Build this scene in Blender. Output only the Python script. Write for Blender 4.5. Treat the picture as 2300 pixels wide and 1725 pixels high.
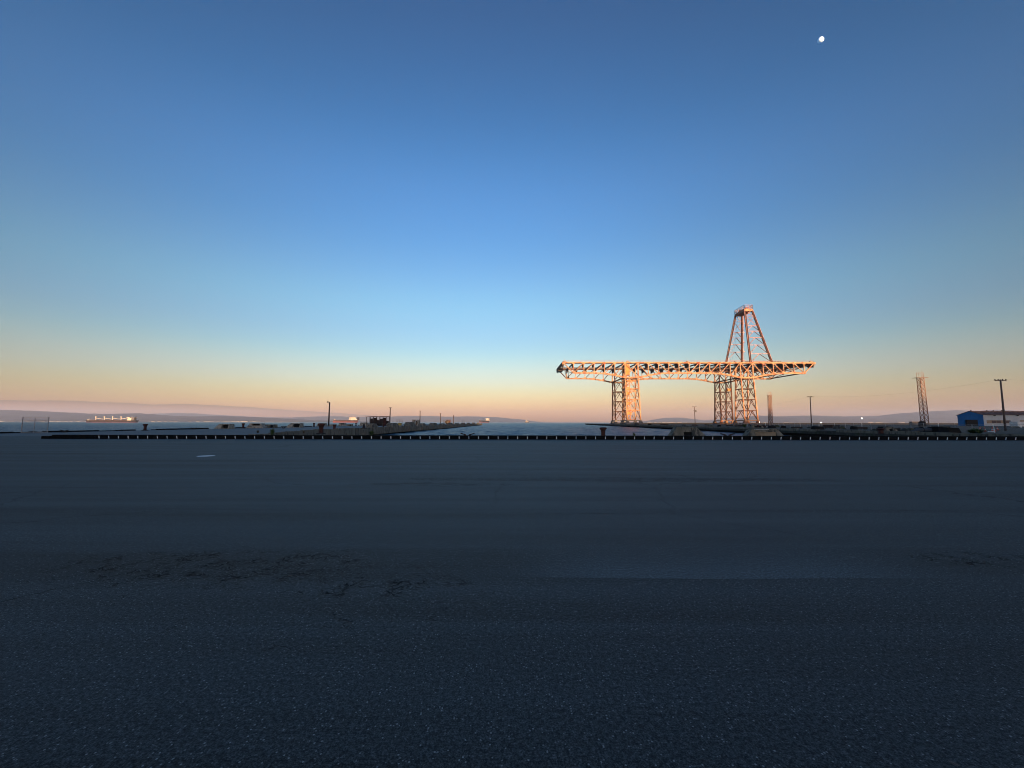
import bpy, math, random
from mathutils import Vector, Matrix, noise
random.seed(7)
R = math.radians
sc = bpy.context.scene
for o in list(bpy.data.objects): bpy.data.objects.remove(o)
col = sc.collection

# ------------------------------------------------------------------ camera
FPX = 900.0                       # focal length in pixels of the 2300 px wide photograph
cam = bpy.data.cameras.new('camera')
cam.sensor_width = 36.0
cam.lens = 36.0 * FPX / 2300.0
cam.clip_start = 0.1
cam.clip_end = 60000
camo = bpy.data.objects.new('camera', cam)
col.objects.link(camo)
CAM_H = 1.7
CM = Matrix.Translation((0, 0, CAM_H)) @ Matrix.Rotation(R(0.09), 4, 'Z') @ Matrix.Rotation(R(90 + 5.452), 4, 'X') @ Matrix.Rotation(R(0.09), 4, 'Z')
camo.matrix_world = CM
sc.camera = camo
sc.render.resolution_x = 1024
sc.render.resolution_y = 768

# ------------------------------------------------------------------ sky, sun, exposure
SUN_EL, SUN_AZ = 4.0, 170.0       # azimuth clockwise from the view direction (+Y)
world = bpy.data.worlds.new('World')
sc.world = world
world.use_nodes = True
wt = world.node_tree
wn, wl = wt.nodes, wt.links
bg = wn['Background']
bg.inputs[1].default_value = 0.1
sky = wn.new('ShaderNodeTexSky')
sky.sky_type = 'NISHITA'
sky.sun_disc = False
sky.sun_elevation = R(SUN_EL)
sky.sun_rotation = R(SUN_AZ)
sky.ozone_density = 3.0
sky.dust_density = 1.0
sky.air_density = 1.0
# tint by elevation only, the same in every direction: the warm belt near the horizon
tc = wn.new('ShaderNodeTexCoord')
sp = wn.new('ShaderNodeSeparateXYZ')
wl.new(tc.outputs['Generated'], sp.inputs[0])
asn = wn.new('ShaderNodeMath'); asn.operation = 'ARCSINE'
wl.new(sp.outputs['Z'], asn.inputs[0])
dv = wn.new('ShaderNodeMath'); dv.operation = 'DIVIDE'; dv.inputs[1].default_value = R(60)
wl.new(asn.outputs[0], dv.inputs[0])
SKY_TINT = [(0.0, (1.544, 0.896, 0.908)), (1.5, (1.625, 0.896, 0.811)), (3.0, (1.716, 1.008, 0.759)), (4.3, (1.683, 1.023, 0.722)), (5.5, (1.642, 1.041, 0.823)), (7.0, (1.618, 1.052, 0.825)), (8.5, (1.468, 1.058, 0.846)), (10.0, (1.275, 1.029, 0.874)), (12.5, (1.178, 1.000, 0.921)), (16.0, (1.183, 1.122, 0.980)), (20.0, (1.072, 1.065, 1.042)), (25.0, (0.848, 1.010, 1.113)), (31.0, (0.874, 1.059, 1.227)), (38.0, (0.649, 0.955, 1.133)), (50.0, (0.698, 0.836, 1.022))]
rp = wn.new('ShaderNodeValToRGB')
el = rp.color_ramp.elements
TMAX = 4.0
for i, (e, c) in enumerate(SKY_TINT):
    if i < 2:
        k = el[i]; k.position = e / 60
    else:
        k = el.new(e / 60)
    k.color = (c[0] / TMAX, c[1] / TMAX, c[2] / TMAX, 1)
rp.color_ramp.interpolation = 'B_SPLINE'
wl.new(dv.outputs[0], rp.inputs[0])
sc2 = wn.new('ShaderNodeVectorMath'); sc2.operation = 'SCALE'; sc2.inputs['Scale'].default_value = TMAX
wl.new(rp.outputs[0], sc2.inputs[0])
mul = wn.new('ShaderNodeVectorMath'); mul.operation = 'MULTIPLY'
wl.new(sky.outputs[0], mul.inputs[0]); wl.new(sc2.outputs[0], mul.inputs[1])
# lens fall-off painted into the sky: dims away from the view axis, both sides
dt = wn.new('ShaderNodeVectorMath'); dt.operation = 'DOT_PRODUCT'; dt.inputs[1].default_value = (0.0, 1.0, 0)
wl.new(tc.outputs['Generated'], dt.inputs[0])
sq = wn.new('ShaderNodeMath'); sq.operation = 'MULTIPLY'; wl.new(dt.outputs['Value'], sq.inputs[0]); wl.new(dt.outputs['Value'], sq.inputs[1])
lens_dim = wn.new('ShaderNodeMath'); lens_dim.operation = 'MULTIPLY_ADD'; wl.new(sq.outputs[0], lens_dim.inputs[0]); lens_dim.inputs[1].default_value = .55; lens_dim.inputs[2].default_value = .45
mul2 = wn.new('ShaderNodeVectorMath'); mul2.operation = 'SCALE'; wl.new(mul.outputs[0], mul2.inputs[0]); wl.new(lens_dim.outputs[0], mul2.inputs['Scale'])
wl.new(mul2.outputs[0], bg.inputs[0])

sun = bpy.data.lights.new('sun', 'SUN')
sun.energy = 4.0
sun.angle = R(0.5)
sun.color = (1.0, 0.60, 0.31)
suno = bpy.data.objects.new('sun', sun)
col.objects.link(suno)
sd = Vector((math.sin(R(SUN_AZ)) * math.cos(R(SUN_EL)), math.cos(R(SUN_AZ)) * math.cos(R(SUN_EL)), math.sin(R(SUN_EL))))
suno.rotation_euler = sd.to_track_quat('Z', 'Y').to_euler()
suno.location = (0, -50, 60)

sc.view_settings.view_transform = 'Standard'
sc.view_settings.look = 'None'
sc.view_settings.gamma = 1
sc.view_settings.use_curve_mapping = False
sc.view_settings.exposure = 2.0
sc.render.engine = 'CYCLES'
sc.cycles.use_denoising = True
sc.cycles.filter_width = 1.0
sc.cycles.max_bounces = 5
sc.cycles.diffuse_bounces = 2
sc.cycles.glossy_bounces = 3
sc.cycles.transparent_max_bounces = 12
sc.cycles.volume_bounces = 0
sc.cycles.sample_clamp_indirect = 4

# ------------------------------------------------------------------ helpers
CR = CM.to_3x3()
def P(px, py, Y):
    """world point at forward distance Y seen at pixel (px, py) of the 2300x1725 photograph"""
    d = CR @ Vector(((px - 1150) / FPX, -(py - 862.5) / FPX, -1))
    return Vector((0, 0, CAM_H)) + d * (Y / d.y)
def GX(px, Y, z=0.0):
    """x of a point at height z and distance Y seen in photo column px"""
    py = 948.0
    for _ in range(6):
        p = P(px, py, Y)
        py += (p.z - z) * FPX / Y
    return P(px, py, Y).x

def tag(o, label=None, cat=None, group=None, kind=None):
    if label: o['label'] = label
    if cat: o['category'] = cat
    if group: o['group'] = group
    if kind: o['kind'] = kind
    return o
def empty(name, loc, label, cat, group=None):
    o = bpy.data.objects.new(name, None)
    o.empty_display_size = 0.3
    o.location = loc
    col.objects.link(o)
    o['label'] = label; o['category'] = cat
    if group: o['group'] = group
    return o
def root_loc(o):
    while o.parent: o = o.parent
    return Vector(o.location)
def tree_copy(o, parent=None):
    c = o.copy()
    col.objects.link(c)
    c.parent = parent
    for ch in list(o.children): tree_copy(ch, c)
    return c

class MB:
    def __init__(s):
        s.v = []; s.f = []; s.mi = []; s.cur = 0
    def face(s, ids): s.f.append(ids); s.mi.append(s.cur)
    def hexa(s, p):        # 8 points: bottom 4 (ccw), top 4
        b = len(s.v); s.v += [tuple(q) for q in p]
        for q in ((0, 3, 2, 1), (4, 5, 6, 7), (0, 1, 5, 4), (1, 2, 6, 5), (2, 3, 7, 6), (3, 0, 4, 7)):
            s.face(tuple(b + i for i in q))
    def box(s, x0, x1, y0, y1, z0, z1):
        s.hexa([(x0, y0, z0), (x1, y0, z0), (x1, y1, z0), (x0, y1, z0), (x0, y0, z1), (x1, y0, z1), (x1, y1, z1), (x0, y1, z1)])
    def beam(s, a, b, w, h=None, up=(0, 0, 1)):
        a = Vector(a); b = Vector(b); h = h or w
        d = (b - a).normalized(); up = Vector(up)
        if abs(d.dot(up)) > 0.98: up = Vector((0, 1, 0))
        sx = d.cross(up).normalized() * (w / 2); sz = sx.cross(d).normalized() * (h / 2)
        s.hexa([a - sx - sz, a + sx - sz, b + sx - sz, b - sx - sz, a - sx + sz, a + sx + sz, b + sx + sz, b - sx + sz])
    def cyl(s, a, b, r0, r1=None, n=10, cap=True):
        a = Vector(a); b = Vector(b); r1 = r0 if r1 is None else r1
        d = (b - a).normalized()
        u = d.cross(Vector((0, 0, 1)) if abs(d.z) < 0.9 else Vector((1, 0, 0))).normalized(); w = d.cross(u)
        k = len(s.v)
        for c, r in ((a, r0), (b, r1)):
            for i in range(n):
                t = 2 * math.pi * i / n
                s.v.append(tuple(c + (u * math.cos(t) + w * math.sin(t)) * r))
        for i in range(n):
            j = (i + 1) % n
            s.face((k + i, k + j, k + n + j, k + n + i))
        if cap:
            s.face(tuple(k + i for i in reversed(range(n)))); s.face(tuple(k + n + i for i in range(n)))
    def lathe(s, prof, n=16, c=(0, 0, 0)):
        k = len(s.v)
        for r, z in prof:
            for i in range(n):
                t = 2 * math.pi * i / n
                s.v.append((c[0] + r * math.cos(t), c[1] + r * math.sin(t), c[2] + z))
        for m in range(len(prof) - 1):
            for i in range(n):
                j = (i + 1) % n
                s.face((k + m * n + i, k + m * n + j, k + (m + 1) * n + j, k + (m + 1) * n + i))
        s.face(tuple(k + i for i in reversed(range(n)))); e = k + (len(prof) - 1) * n
        s.face(tuple(e + i for i in range(n)))
    def prism(s, poly, y0, y1, taper=None):   # polygon in xz extruded along y
        k = len(s.v); n = len(poly); t = taper or poly
        s.v += [(x, y0, z) for x, z in poly] + [(x, y1, z) for x, z in t]
        s.face(tuple(k + i for i in range(n))); s.face(tuple(k + n + i for i in reversed(range(n))))
        for i in range(n):
            j = (i + 1) % n
            s.face((k + j, k + i, k + n + i, k + n + j))
    def build(s, name, mat, parent=None, smooth=False):
        me = bpy.data.meshes.new(name)
        off = root_loc(parent) if parent else Vector((0, 0, 0))
        me.from_pydata([(x - off.x, y - off.y, z - off.z) for x, y, z in s.v], [], s.f)
        mats = mat if isinstance(mat, (list, tuple)) else [mat]
        for m in mats: me.materials.append(m)
        if len(mats) > 1:
            me.polygons.foreach_set('material_index', s.mi)
        if smooth: me.shade_smooth()
        me.update()
        o = bpy.data.objects.new(name, me)
        col.objects.link(o)
        o.parent = parent
        return o

def thing(mb, name, mat, loc, label, cat, group=None, smooth=False, rz=0):
    o = mb.build(name, mat, None, smooth); o.location = loc; o.rotation_euler.z = rz
    return tag(o, label, cat, group)

# ------------------------------------------------------------------ materials
def new_mat(name):
    m = bpy.data.materials.new(name); m.use_nodes = True
    nt = m.node_tree; b = nt.nodes['Principled BSDF']
    return m, nt, nt.nodes, nt.links, b
def mottled(name, c0, c1, scale=3.0, rough=0.7, bump=0.3, detail=8, metal=0.0, streak=None, dist=0.02, spec=0.4, c2=None, s2=14):
    m, nt, N, L, b = new_mat(name)
    tcn = N.new('ShaderNodeTexCoord'); mp = N.new('ShaderNodeMapping')
    L.new(tcn.outputs['Object'], mp.inputs[0])
    if streak: mp.inputs['Scale'].default_value = streak
    no = N.new('ShaderNodeTexNoise'); no.inputs['Scale'].default_value = scale; no.inputs['Detail'].default_value = detail
    no.inputs['Roughness'].default_value = 0.65
    L.new(mp.outputs[0], no.inputs[0])
    r = N.new('ShaderNodeValToRGB'); r.color_ramp.elements[0].position = 0.35; r.color_ramp.elements[1].position = 0.65
    r.color_ramp.elements[0].color = (*c0, 1); r.color_ramp.elements[1].color = (*c1, 1)
    L.new(no.outputs[0], r.inputs[0])
    outc = r.outputs[0]
    if c2:
        n2 = N.new('ShaderNodeTexNoise'); n2.inputs['Scale'].default_value = s2; n2.inputs['Detail'].default_value = 6
        L.new(mp.outputs[0], n2.inputs[0])
        r2 = N.new('ShaderNodeValToRGB'); r2.color_ramp.elements[0].position = 0.52; r2.color_ramp.elements[1].position = 0.62
        L.new(n2.outputs[0], r2.inputs[0])
        mx = N.new('ShaderNodeMixRGB'); L.new(r2.outputs[0], mx.inputs[0]); L.new(outc, mx.inputs[1]); mx.inputs[2].default_value = (*c2, 1)
        outc = mx.outputs[0]
    L.new(outc, b.inputs['Base Color'])
    b.inputs['Roughness'].default_value = rough; b.inputs['Metallic'].default_value = metal
    b.inputs['Specular IOR Level'].default_value = spec
    if bump:
        bp = N.new('ShaderNodeBump'); bp.inputs['Strength'].default_value = bump; bp.inputs['Distance'].default_value = dist
        L.new(no.outputs[0], bp.inputs['Height']); L.new(bp.outputs[0], b.inputs['Normal'])
    return m
M = {}
M['concrete'] = mottled('weathered concrete', (.12, .105, .075), (.24, .215, .165), 0.7, 0.9, .5, streak=(1, 1, .35), c2=(.06, .058, .048), s2=2.2)
M['pale_concrete'] = mottled('pale concrete', (.22, .20, .16), (.38, .35, .29), 1.2, 0.9, .4, c2=(.12, .11, .095), s2=3)
M['deck'] = mottled('pier deck concrete', (.085, .105, .115), (.13, .15, .16), 0.25, 0.8, .3)
M['rubble'] = mottled('dark rubble ground', (.03, .03, .026), (.075, .072, .062), 0.6, 0.95, .6, dist=.1, c2=(.035, .045, .02), s2=1.5)
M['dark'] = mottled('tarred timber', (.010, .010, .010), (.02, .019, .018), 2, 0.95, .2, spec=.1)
M['black'] = mottled('black rubber kerb', (.004, .004, .004), (.010, .010, .0095), 3, 0.95, .15, spec=.08)
M['rust'] = mottled('rusty cast iron', (.045, .014, .010), (.09, .028, .018), 3, 0.85, .5, c2=(.04, .022, .018), s2=7)
M['dark_iron'] = mottled('dark iron', (.014, .011, .010), (.035, .024, .02), 4, 0.8, .4)
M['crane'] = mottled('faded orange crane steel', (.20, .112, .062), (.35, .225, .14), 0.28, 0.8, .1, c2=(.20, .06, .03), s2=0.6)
M['crane_rust_shade'] = mottled('rusted and shaded brown crane steel', (.025, .011, .008), (.065, .026, .017), 0.5, 0.85, .1, c2=(.13, .06, .04), s2=0.5)  # rust on the bracing, and painted shade on far truss and towers
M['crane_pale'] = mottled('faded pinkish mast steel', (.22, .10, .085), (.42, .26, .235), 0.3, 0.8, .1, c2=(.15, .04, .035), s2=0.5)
M['mast_shade'] = mottled('shaded rusty mast leg steel', (.022, .009, .008), (.05, .02, .017), 0.5, 0.85, .1)  # shade on the mast legs is put into this dark colour
M['crane_grey'] = mottled('grey steel and bogie shade', (.13, .12, .11), (.25, .23, .21), 0.6, 0.8, .1)
M['crane_orange'] = mottled('orange stair casing', (.34, .12, .03), (.46, .18, .05), 0.4, 0.75, .1)
M['crane_dark'] = mottled('dark bracket steel', (.03, .026, .022), (.065, .05, .042), 0.5, 0.85, .1)  # one dark tone for girders, brackets, end cabin, hook and cables
M['wood_pole'] = mottled('grey brown pole timber', (.085, .065, .06), (.15, .115, .105), 2, 0.9, .3, streak=(3, 3, .3))
M['lamp_metal'] = mottled('dark lamp post metal', (.014, .010, .010), (.03, .018, .016), 2, 0.7, .1)
M['lattice'] = mottled('rusty lattice steel', (.12, .06, .045), (.22, .12, .09), 0.4, 0.8, .1, c2=(.16, .14, .13), s2=1)
M['galv'] = mottled('galvanised steel', (.22, .23, .24), (.34, .35, .36), 2, 0.6, .1, metal=0.2)
M['blue_wall'] = mottled('bright blue cladding', (.010, .17, .44), (.014, .20, .52), 0.4, 0.6, .1)
M['pale_wall'] = mottled('pale blue grey cladding', (.42, .47, .50), (.52, .56, .58), 0.3, 0.7, .1)
M['brown_roof'] = mottled('rusty brown roof sheet', (.11, .06, .045), (.19, .11, .085), 0.4, 0.8, .2, c2=(.24, .19, .17), s2=.5)
M['tan'] = mottled('tan boarded window', (.22, .16, .10), (.36, .28, .19), 1.0, 0.8, .1)
M['glass_dark'] = mottled('dark opening', (.006, .006, .008), (.012, .012, .014), 1, 0.3, 0)
M['white'] = mottled('white paint', (.62, .62, .60), (.78, .78, .76), 1.5, 0.7, .1)
M['mark_white'] = mottled('worn white marker bar', (.74, .75, .75), (.86, .87, .87), 6, 0.6, .1)
M['cone'] = mottled('faded orange plastic', (.62, .10, .05), (.72, .15, .08), 4, 0.6, .1)
M['yellow'] = mottled('dull yellow paint', (.30, .22, .05), (.42, .32, .09), 3, 0.7, .1)
M['tarp'] = mottled('dark blue grey tarpaulin', (.022, .03, .042), (.045, .058, .075), 2, 0.7, .6, dist=.1)
M['weed'] = mottled('weed leaves', (.04, .075, .022), (.075, .12, .035), 8, 0.7, 0)
M['dry_weed'] = mottled('dry brown weed', (.05, .045, .03), (.09, .08, .055), 8, 0.8, 0)
M['ship_white'] = mottled('ship white paint', (.36, .34, .31), (.52, .49, .45), 0.08, 0.6, 0)
M['ship_hull'] = mottled('dark hull paint', (.012, .011, .014), (.022, .02, .022), 0.05, 0.6, 0)
M['ship_red'] = mottled('red boot paint', (.14, .03, .022), (.20, .045, .03), 0.05, 0.7, 0)
M['ship_hull2'] = mottled('faded maroon hull paint', (.03, .018, .018), (.05, .028, .026), 0.05, 0.7, 0)
M['ship_deck'] = mottled('brown deck paint', (.05, .025, .02), (.08, .04, .032), 0.1, 0.8, 0)
M['hill'] = mottled('haze-blue grass and oak hillside', (.016, .026, .044), (.045, .055, .075), 0.0022, 0.95, 0, detail=10, c2=(.022, .030, .036), s2=0.006)  # the blue of distance haze is mixed into the hill colour
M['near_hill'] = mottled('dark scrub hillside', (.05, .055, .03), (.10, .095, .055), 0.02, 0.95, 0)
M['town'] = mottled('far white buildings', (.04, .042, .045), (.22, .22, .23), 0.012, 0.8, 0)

def lamp_mat():
    m, nt, N, L, b = new_mat('lit lamp glass')
    b.inputs['Emission Color'].default_value = (1, .93, .82, 1); b.inputs['Emission Strength'].default_value = 3
    return m
M['lit'] = lamp_mat()

def asphalt():
    m, nt, N, L, b = new_mat('weathered asphalt')
    tcn = N.new('ShaderNodeTexCoord'); pos = tcn.outputs['Object']
    def nz(scale, detail=4, vec=None, rough=.6, dist=0):
        n = N.new('ShaderNodeTexNoise'); n.inputs['Scale'].default_value = scale; n.inputs['Detail'].default_value = detail
        n.inputs['Roughness'].default_value = rough; n.inputs['Distortion'].default_value = dist
        L.new(vec or pos, n.inputs[0]); return n
    def mapr(sock, a, b_, c=0.0, d=1.0, smooth=True):
        r = N.new('ShaderNodeMapRange'); r.inputs[1].default_value = a; r.inputs[2].default_value = b_
        r.inputs[3].default_value = c; r.inputs[4].default_value = d
        if smooth: r.interpolation_type = 'SMOOTHSTEP'
        L.new(sock, r.inputs[0]); return r.outputs[0]
    def math_(op, a, b_=None):
        n = N.new('ShaderNodeMath'); n.operation = op
        for i, q in enumerate((a, b_)):
            if q is None: continue
            if isinstance(q, (int, float)): n.inputs[i].default_value = q
            else: L.new(q, n.inputs[i])
        return n.outputs[0]
    sep = N.new('ShaderNodeSeparateXYZ'); L.new(pos, sep.inputs[0]); X, Y = sep.outputs[0], sep.outputs[1]
    # aggregate
    agg = nz(88, 4, rough=.8); agg2 = nz(34, 3)
    stones = N.new('ShaderNodeTexVoronoi'); stones.inputs['Scale'].default_value = 60; L.new(pos, stones.inputs[0])
    vcol = N.new('ShaderNodeSeparateColor'); L.new(stones.outputs['Color'], vcol.inputs[0])
    bright = math_('MULTIPLY', mapr(vcol.outputs[0], .84, .97), mapr(stones.outputs['Distance'], .42, .22))
    # broad wear and paver streaks running along X
    st = N.new('ShaderNodeMapping'); st.inputs['Scale'].default_value = (.045, 1.0, 1); L.new(pos, st.inputs[0])
    streak = nz(1.1, 6, st.outputs[0], rough=.62, dist=.4)
    broad = nz(.09, 4); broad2 = nz(.55, 6, rough=.7, dist=1.2)
    # paving lanes: joint lines every ~4 m, slightly wavy
    wv = nz(.12, 2)
    yl = math_('ADD', Y, math_('MULTIPLY', wv.outputs[0], .45))
    lane = math_('FRACT', math_('DIVIDE', yl, 4.15))
    lane_tone = N.new('ShaderNodeTexWhiteNoise'); lane_tone.noise_dimensions = '1D'
    L.new(math_('FLOOR', math_('DIVIDE', yl, 4.15)), lane_tone.inputs['W'])
    joint = math_('SUBTRACT', 1.0, mapr(math_('ABSOLUTE', math_('SUBTRACT', lane, .5)), .493, .4995, 1, 0))
    jn = mapr(broad2.outputs[0], .45, .62)
    joint = math_('MULTIPLY', joint, jn)
    # dusty pale strip just beyond 4.4 m, right of centre
    sx = math_('MULTIPLY', mapr(X, -.3, 1.2), mapr(X, 5.5, 3.2))
    strip = math_('MULTIPLY', math_('MULTIPLY', mapr(yl, 4.78, 4.82), mapr(yl, 6.3, 4.85)), sx)
    # cracks
    wob = nz(1.6, 4, rough=.6)
    wobv = N.new('ShaderNodeVectorMath'); wobv.operation = 'SCALE'; wobv.inputs['Scale'].default_value = .55; L.new(wob.outputs['Color'], wobv.inputs[0])
    pv = N.new('ShaderNodeVectorMath'); pv.operation = 'ADD'; L.new(pos, pv.inputs[0]); L.new(wobv.outputs[0], pv.inputs[1])
    def crack(scale, width):
        v = N.new('ShaderNodeTexVoronoi'); v.feature = 'DISTANCE_TO_EDGE'; v.inputs['Scale'].default_value = scale
        L.new(pv.outputs[0], v.inputs[0]); return mapr(v.outputs['Distance'], width, width * .3)
    def blob(cx, cy, rx, ry):
        a = math_('DIVIDE', math_('SUBTRACT', X, cx), rx); c = math_('DIVIDE', math_('SUBTRACT', Y, cy), ry)
        d = math_('ADD', math_('MULTIPLY', a, a), math_('MULTIPLY', c, c))
        d = math_('ADD', d, math_('MULTIPLY', math_('SUBTRACT', broad2.outputs[0], .5), 2.2))
        return mapr(d, 1.1, .35)
    z1 = blob(-3.5, 4.9, 2.1, .75); z2 = blob(-1.5, 4.4, 1.1, .35); z3 = blob(-2.3, 11.2, 2.6, .45); z4 = blob(6, 5.2, 1.3, .3)
    z5 = blob(3.5, 12.2, 8, .5)
    zz = math_('MAXIMUM', math_('MAXIMUM', z1, z2), math_('MAXIMUM', z3, z4))
    c1 = math_('MULTIPLY', math_('MAXIMUM', math_('MULTIPLY', crack(5.5, .06), .95), math_('MULTIPLY', crack(12, .08), .7)), mapr(nz(3.1, 5).outputs[0], .42, .60))
    cr = math_('MULTIPLY', c1, zz)
    wide = blob(-2.6, 4.2, 3.2, 1.1)
    c2 = math_('MULTIPLY', math_('MULTIPLY', crack(2.3, .016), math_('MULTIPLY', wide, .6)), mapr(nz(1.1, 3).outputs[0], .45, .6))
    c3 = math_('MULTIPLY', math_('MULTIPLY', crack(7.5, .09), z5), .8)
    c4 = math_('MULTIPLY', math_('MULTIPLY', crack(.22, .004), mapr(broad.outputs[0], .45, .55)), .6)
    crk = math_('MAXIMUM', math_('MAXIMUM', cr, c2), math_('MAXIMUM', c3, c4))
    # long dark seams far off
    dk = math_('MAXIMUM', blob(-24, 21.5, 7, .35), math_('MAXIMUM', blob(-2.6, 11.3, 1.9, .10), blob(18.5, 11.0, .6, .08)))
    dirt = blob(-3.6, 4.9, 2.6, .9)
    # colour
    base = N.new('ShaderNodeValToRGB'); e = base.color_ramp.elements
    e[0].position = .42; e[0].color = (.009, .014, .017, 1); e[1].position = .74; e[1].color = (.130, .185, .205, 1)
    m_ = base.color_ramp.elements.new(.56); m_.color = (.027, .041, .047, 1)
    mixn = math_('ADD', math_('MULTIPLY', agg.outputs[0], .68), math_('MULTIPLY', agg2.outputs[0], .32))
    L.new(mixn, base.inputs[0])
    tone = math_('ADD', math_('MULTIPLY', mapr(streak.outputs[0], .3, .7, .0, 1.3, False), 1.05), math_('MULTIPLY', broad.outputs[0], .8))
    tone = math_('ADD', tone, math_('MULTIPLY', lane_tone.outputs[0], .22))
    tone = math_('ADD', tone, math_('MULTIPLY', strip, 1.7))
    tone = math_('ADD', tone, -.2)
    tone = math_('MULTIPLY', tone, math_('SUBTRACT', 1.0, math_('MULTIPLY', crk, .86)))
    tone = math_('MULTIPLY', tone, math_('SUBTRACT', 1.0, math_('MULTIPLY', dk, .85)))
    tone = math_('MULTIPLY', tone, math_('SUBTRACT', 1.0, math_('MULTIPLY', joint, .5)))
    tone = math_('MULTIPLY', tone, math_('SUBTRACT', 1.0, math_('MULTIPLY', dirt, .05)))
    vm = N.new('ShaderNodeVectorMath'); vm.operation = 'SCALE'; L.new(base.outputs[0], vm.inputs[0]); L.new(tone, vm.inputs['Scale'])
    mx = N.new('ShaderNodeMixRGB'); L.new(math_('MULTIPLY', bright, .8), mx.inputs[0]); L.new(vm.outputs[0], mx.inputs[1]); mx.inputs[2].default_value = (.30, .34, .34, 1)
    # stray brown leaves / specks
    lv = N.new('ShaderNodeTexVoronoi'); lv.inputs['Scale'].default_value = 1.3; L.new(pv.outputs[0], lv.inputs[0])
    lm = mapr(lv.outputs['Distance'], .035, .018)
    mx2 = N.new('ShaderNodeMixRGB'); L.new(math_('MULTIPLY', lm, .5), mx2.inputs[0]); L.new(mx.outputs[0], mx2.inputs[1]); mx2.inputs[2].default_value = (.13, .085, .06, 1)
    L.new(mx2.outputs[0], b.inputs['Base Color'])
    b.inputs['Roughness'].default_value = .66
    gl = math_('MULTIPLY', mapr(mixn, .42, .70, .12, 1.1), math_('SUBTRACT', 1.0, crk))
    L.new(gl, b.inputs['Specular IOR Level'])
    h = math_('ADD', math_('MULTIPLY', mixn, .010), math_('MULTIPLY', bright, .002))
    h = math_('SUBTRACT', h, math_('MULTIPLY', crk, .03))
    bp = N.new('ShaderNodeBump'); bp.inputs['Strength'].default_value = .45; bp.inputs['Distance'].default_value = 1.0
    L.new(h, bp.inputs['Height']); L.new(bp.outputs[0], b.inputs['Normal'])
    return m
M['asphalt'] = asphalt()

def water_mat():
    m, nt, N, L, b = new_mat('bay water')
    tcn = N.new('ShaderNodeTexCoord')
    hs = None
    for sx, sy, scale, amp in ((1, 1, .9, .16), (.6, 1.3, .28, .42), (.5, 1.2, .07, .8)):
        mp = N.new('ShaderNodeMapping'); mp.inputs['Scale'].default_value = (sx, sy, 1); L.new(tcn.outputs['Object'], mp.inputs[0])
        n = N.new('ShaderNodeTexNoise'); n.inputs['Scale'].default_value = scale; n.inputs['Detail'].default_value = 5; n.inputs['Roughness'].default_value = .6
        L.new(mp.outputs[0], n.inputs[0])
        k = N.new('ShaderNodeMath'); k.operation = 'MULTIPLY'; k.inputs[1].default_value = amp; L.new(n.outputs[0], k.inputs[0])
        if hs is None: hs = k.outputs[0]
        else:
            a = N.new('ShaderNodeMath'); a.operation = 'ADD'; L.new(hs, a.inputs[0]); L.new(k.outputs[0], a.inputs[1]); hs = a.outputs[0]
    bp = N.new('ShaderNodeBump'); bp.inputs['Strength'].default_value = 1; bp.inputs['Distance'].default_value = 2.2
    L.new(hs, bp.inputs['Height']); L.new(bp.outputs[0], b.inputs['Normal'])
    b.inputs['Base Color'].default_value = (.008, .075, .145, 1)
    b.inputs['Roughness'].default_value = .30
    b.inputs['Specular IOR Level'].default_value = .12
    b.inputs['IOR'].default_value = 1.33
    return m
M['water'] = water_mat()

# ------------------------------------------------------------------ setting
ZW = -1.6                               # water level below the quay deck
PL0, PL1, PLY = -73.0, -33.6, 440.0     # left pier
PR0, PRY = 65.3, 575.0                  # right pier: its edge runs slightly outward, to the tip
def prx(y): return 62.0 + .0711 * y
QY = 46.3                               # quay edge
def sheet(name, pts, z, mat, z_bottom=None):
    mb = MB(); n = len(pts)
    mb.v = [(x, y, z) for x, y in pts]; mb.face(tuple(range(n)))
    if z_bottom is not None:
        mb.v += [(x, y, z_bottom) for x, y in pts]
        for i in range(n):
            j = (i + 1) % n
            mb.face((j, i, n + i, n + j))
    return tag(mb.build(name, mat), kind='structure')
sheet('asphalt_ground', [(-73, -240), (460, -240), (460, QY), (PL1, QY), (-73, QY)], 0, M['asphalt'], -4)
sheet('left_pier', [(PL0, QY), (PL1, QY), (PL1, PLY), (PL0, PLY + 30)], -.002, M['deck'], -1.25)
sheet('right_pier', [(prx(QY), QY), (460, QY), (1500, QY + 1), (1500, 640), (prx(PRY), PRY)], -.002, M['rubble'], -.85)
mb = MB(); mb.box(PL0 + .6, PL1 - .6, QY, PLY - 2, -4, -1.25); tag(mb.build('left_pier_footing', M['dark']), kind='structure')
mb = MB(); mb.hexa([(x, y, z) for z in (-4, -.85) for x, y in ((prx(QY) + .9, QY), (1499, QY), (1499, 638), (prx(PRY) + .9, PRY - 2))])
tag(mb.build('right_pier_footing', M['dark']), kind='structure')

# water: finer waves as real geometry in the basin and out past the piers, then a flat sheet to the horizon
def wave_h(x, y):
    return (.22 * noise.noise(Vector((x * .35, y * .5, 0))) + .26 * noise.noise(Vector((x * .12, y * .18, 3.1))) + .09 * noise.noise(Vector((x * 1.1, y * 1.4, 7))))
def water_grid():
    mb = MB()
    ys = []; y = 47.0
    while y < 1100: ys.append(y); y += max(.45, y * .0055)
    nx = 330
    for y in ys:
        fade = min(1, (1100 - y) / 300)
        for i in range(nx + 1):
            x = (i / nx - .5) * 2 * (y * 1.32 + 30)
            mb.v.append((x, y, ZW + wave_h(x, y) * fade))
    for j in range(len(ys) - 1):
        for i in range(nx):
            a = j * (nx + 1) + i
            mb.f.append((a, a + 1, a + nx + 2, a + nx + 1))
    mb.mi = [0] * len(mb.f)
    return mb
W = water_grid()
k = len(W.v)
x1 = 1100 * 1.32 + 40
far = 11800
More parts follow.
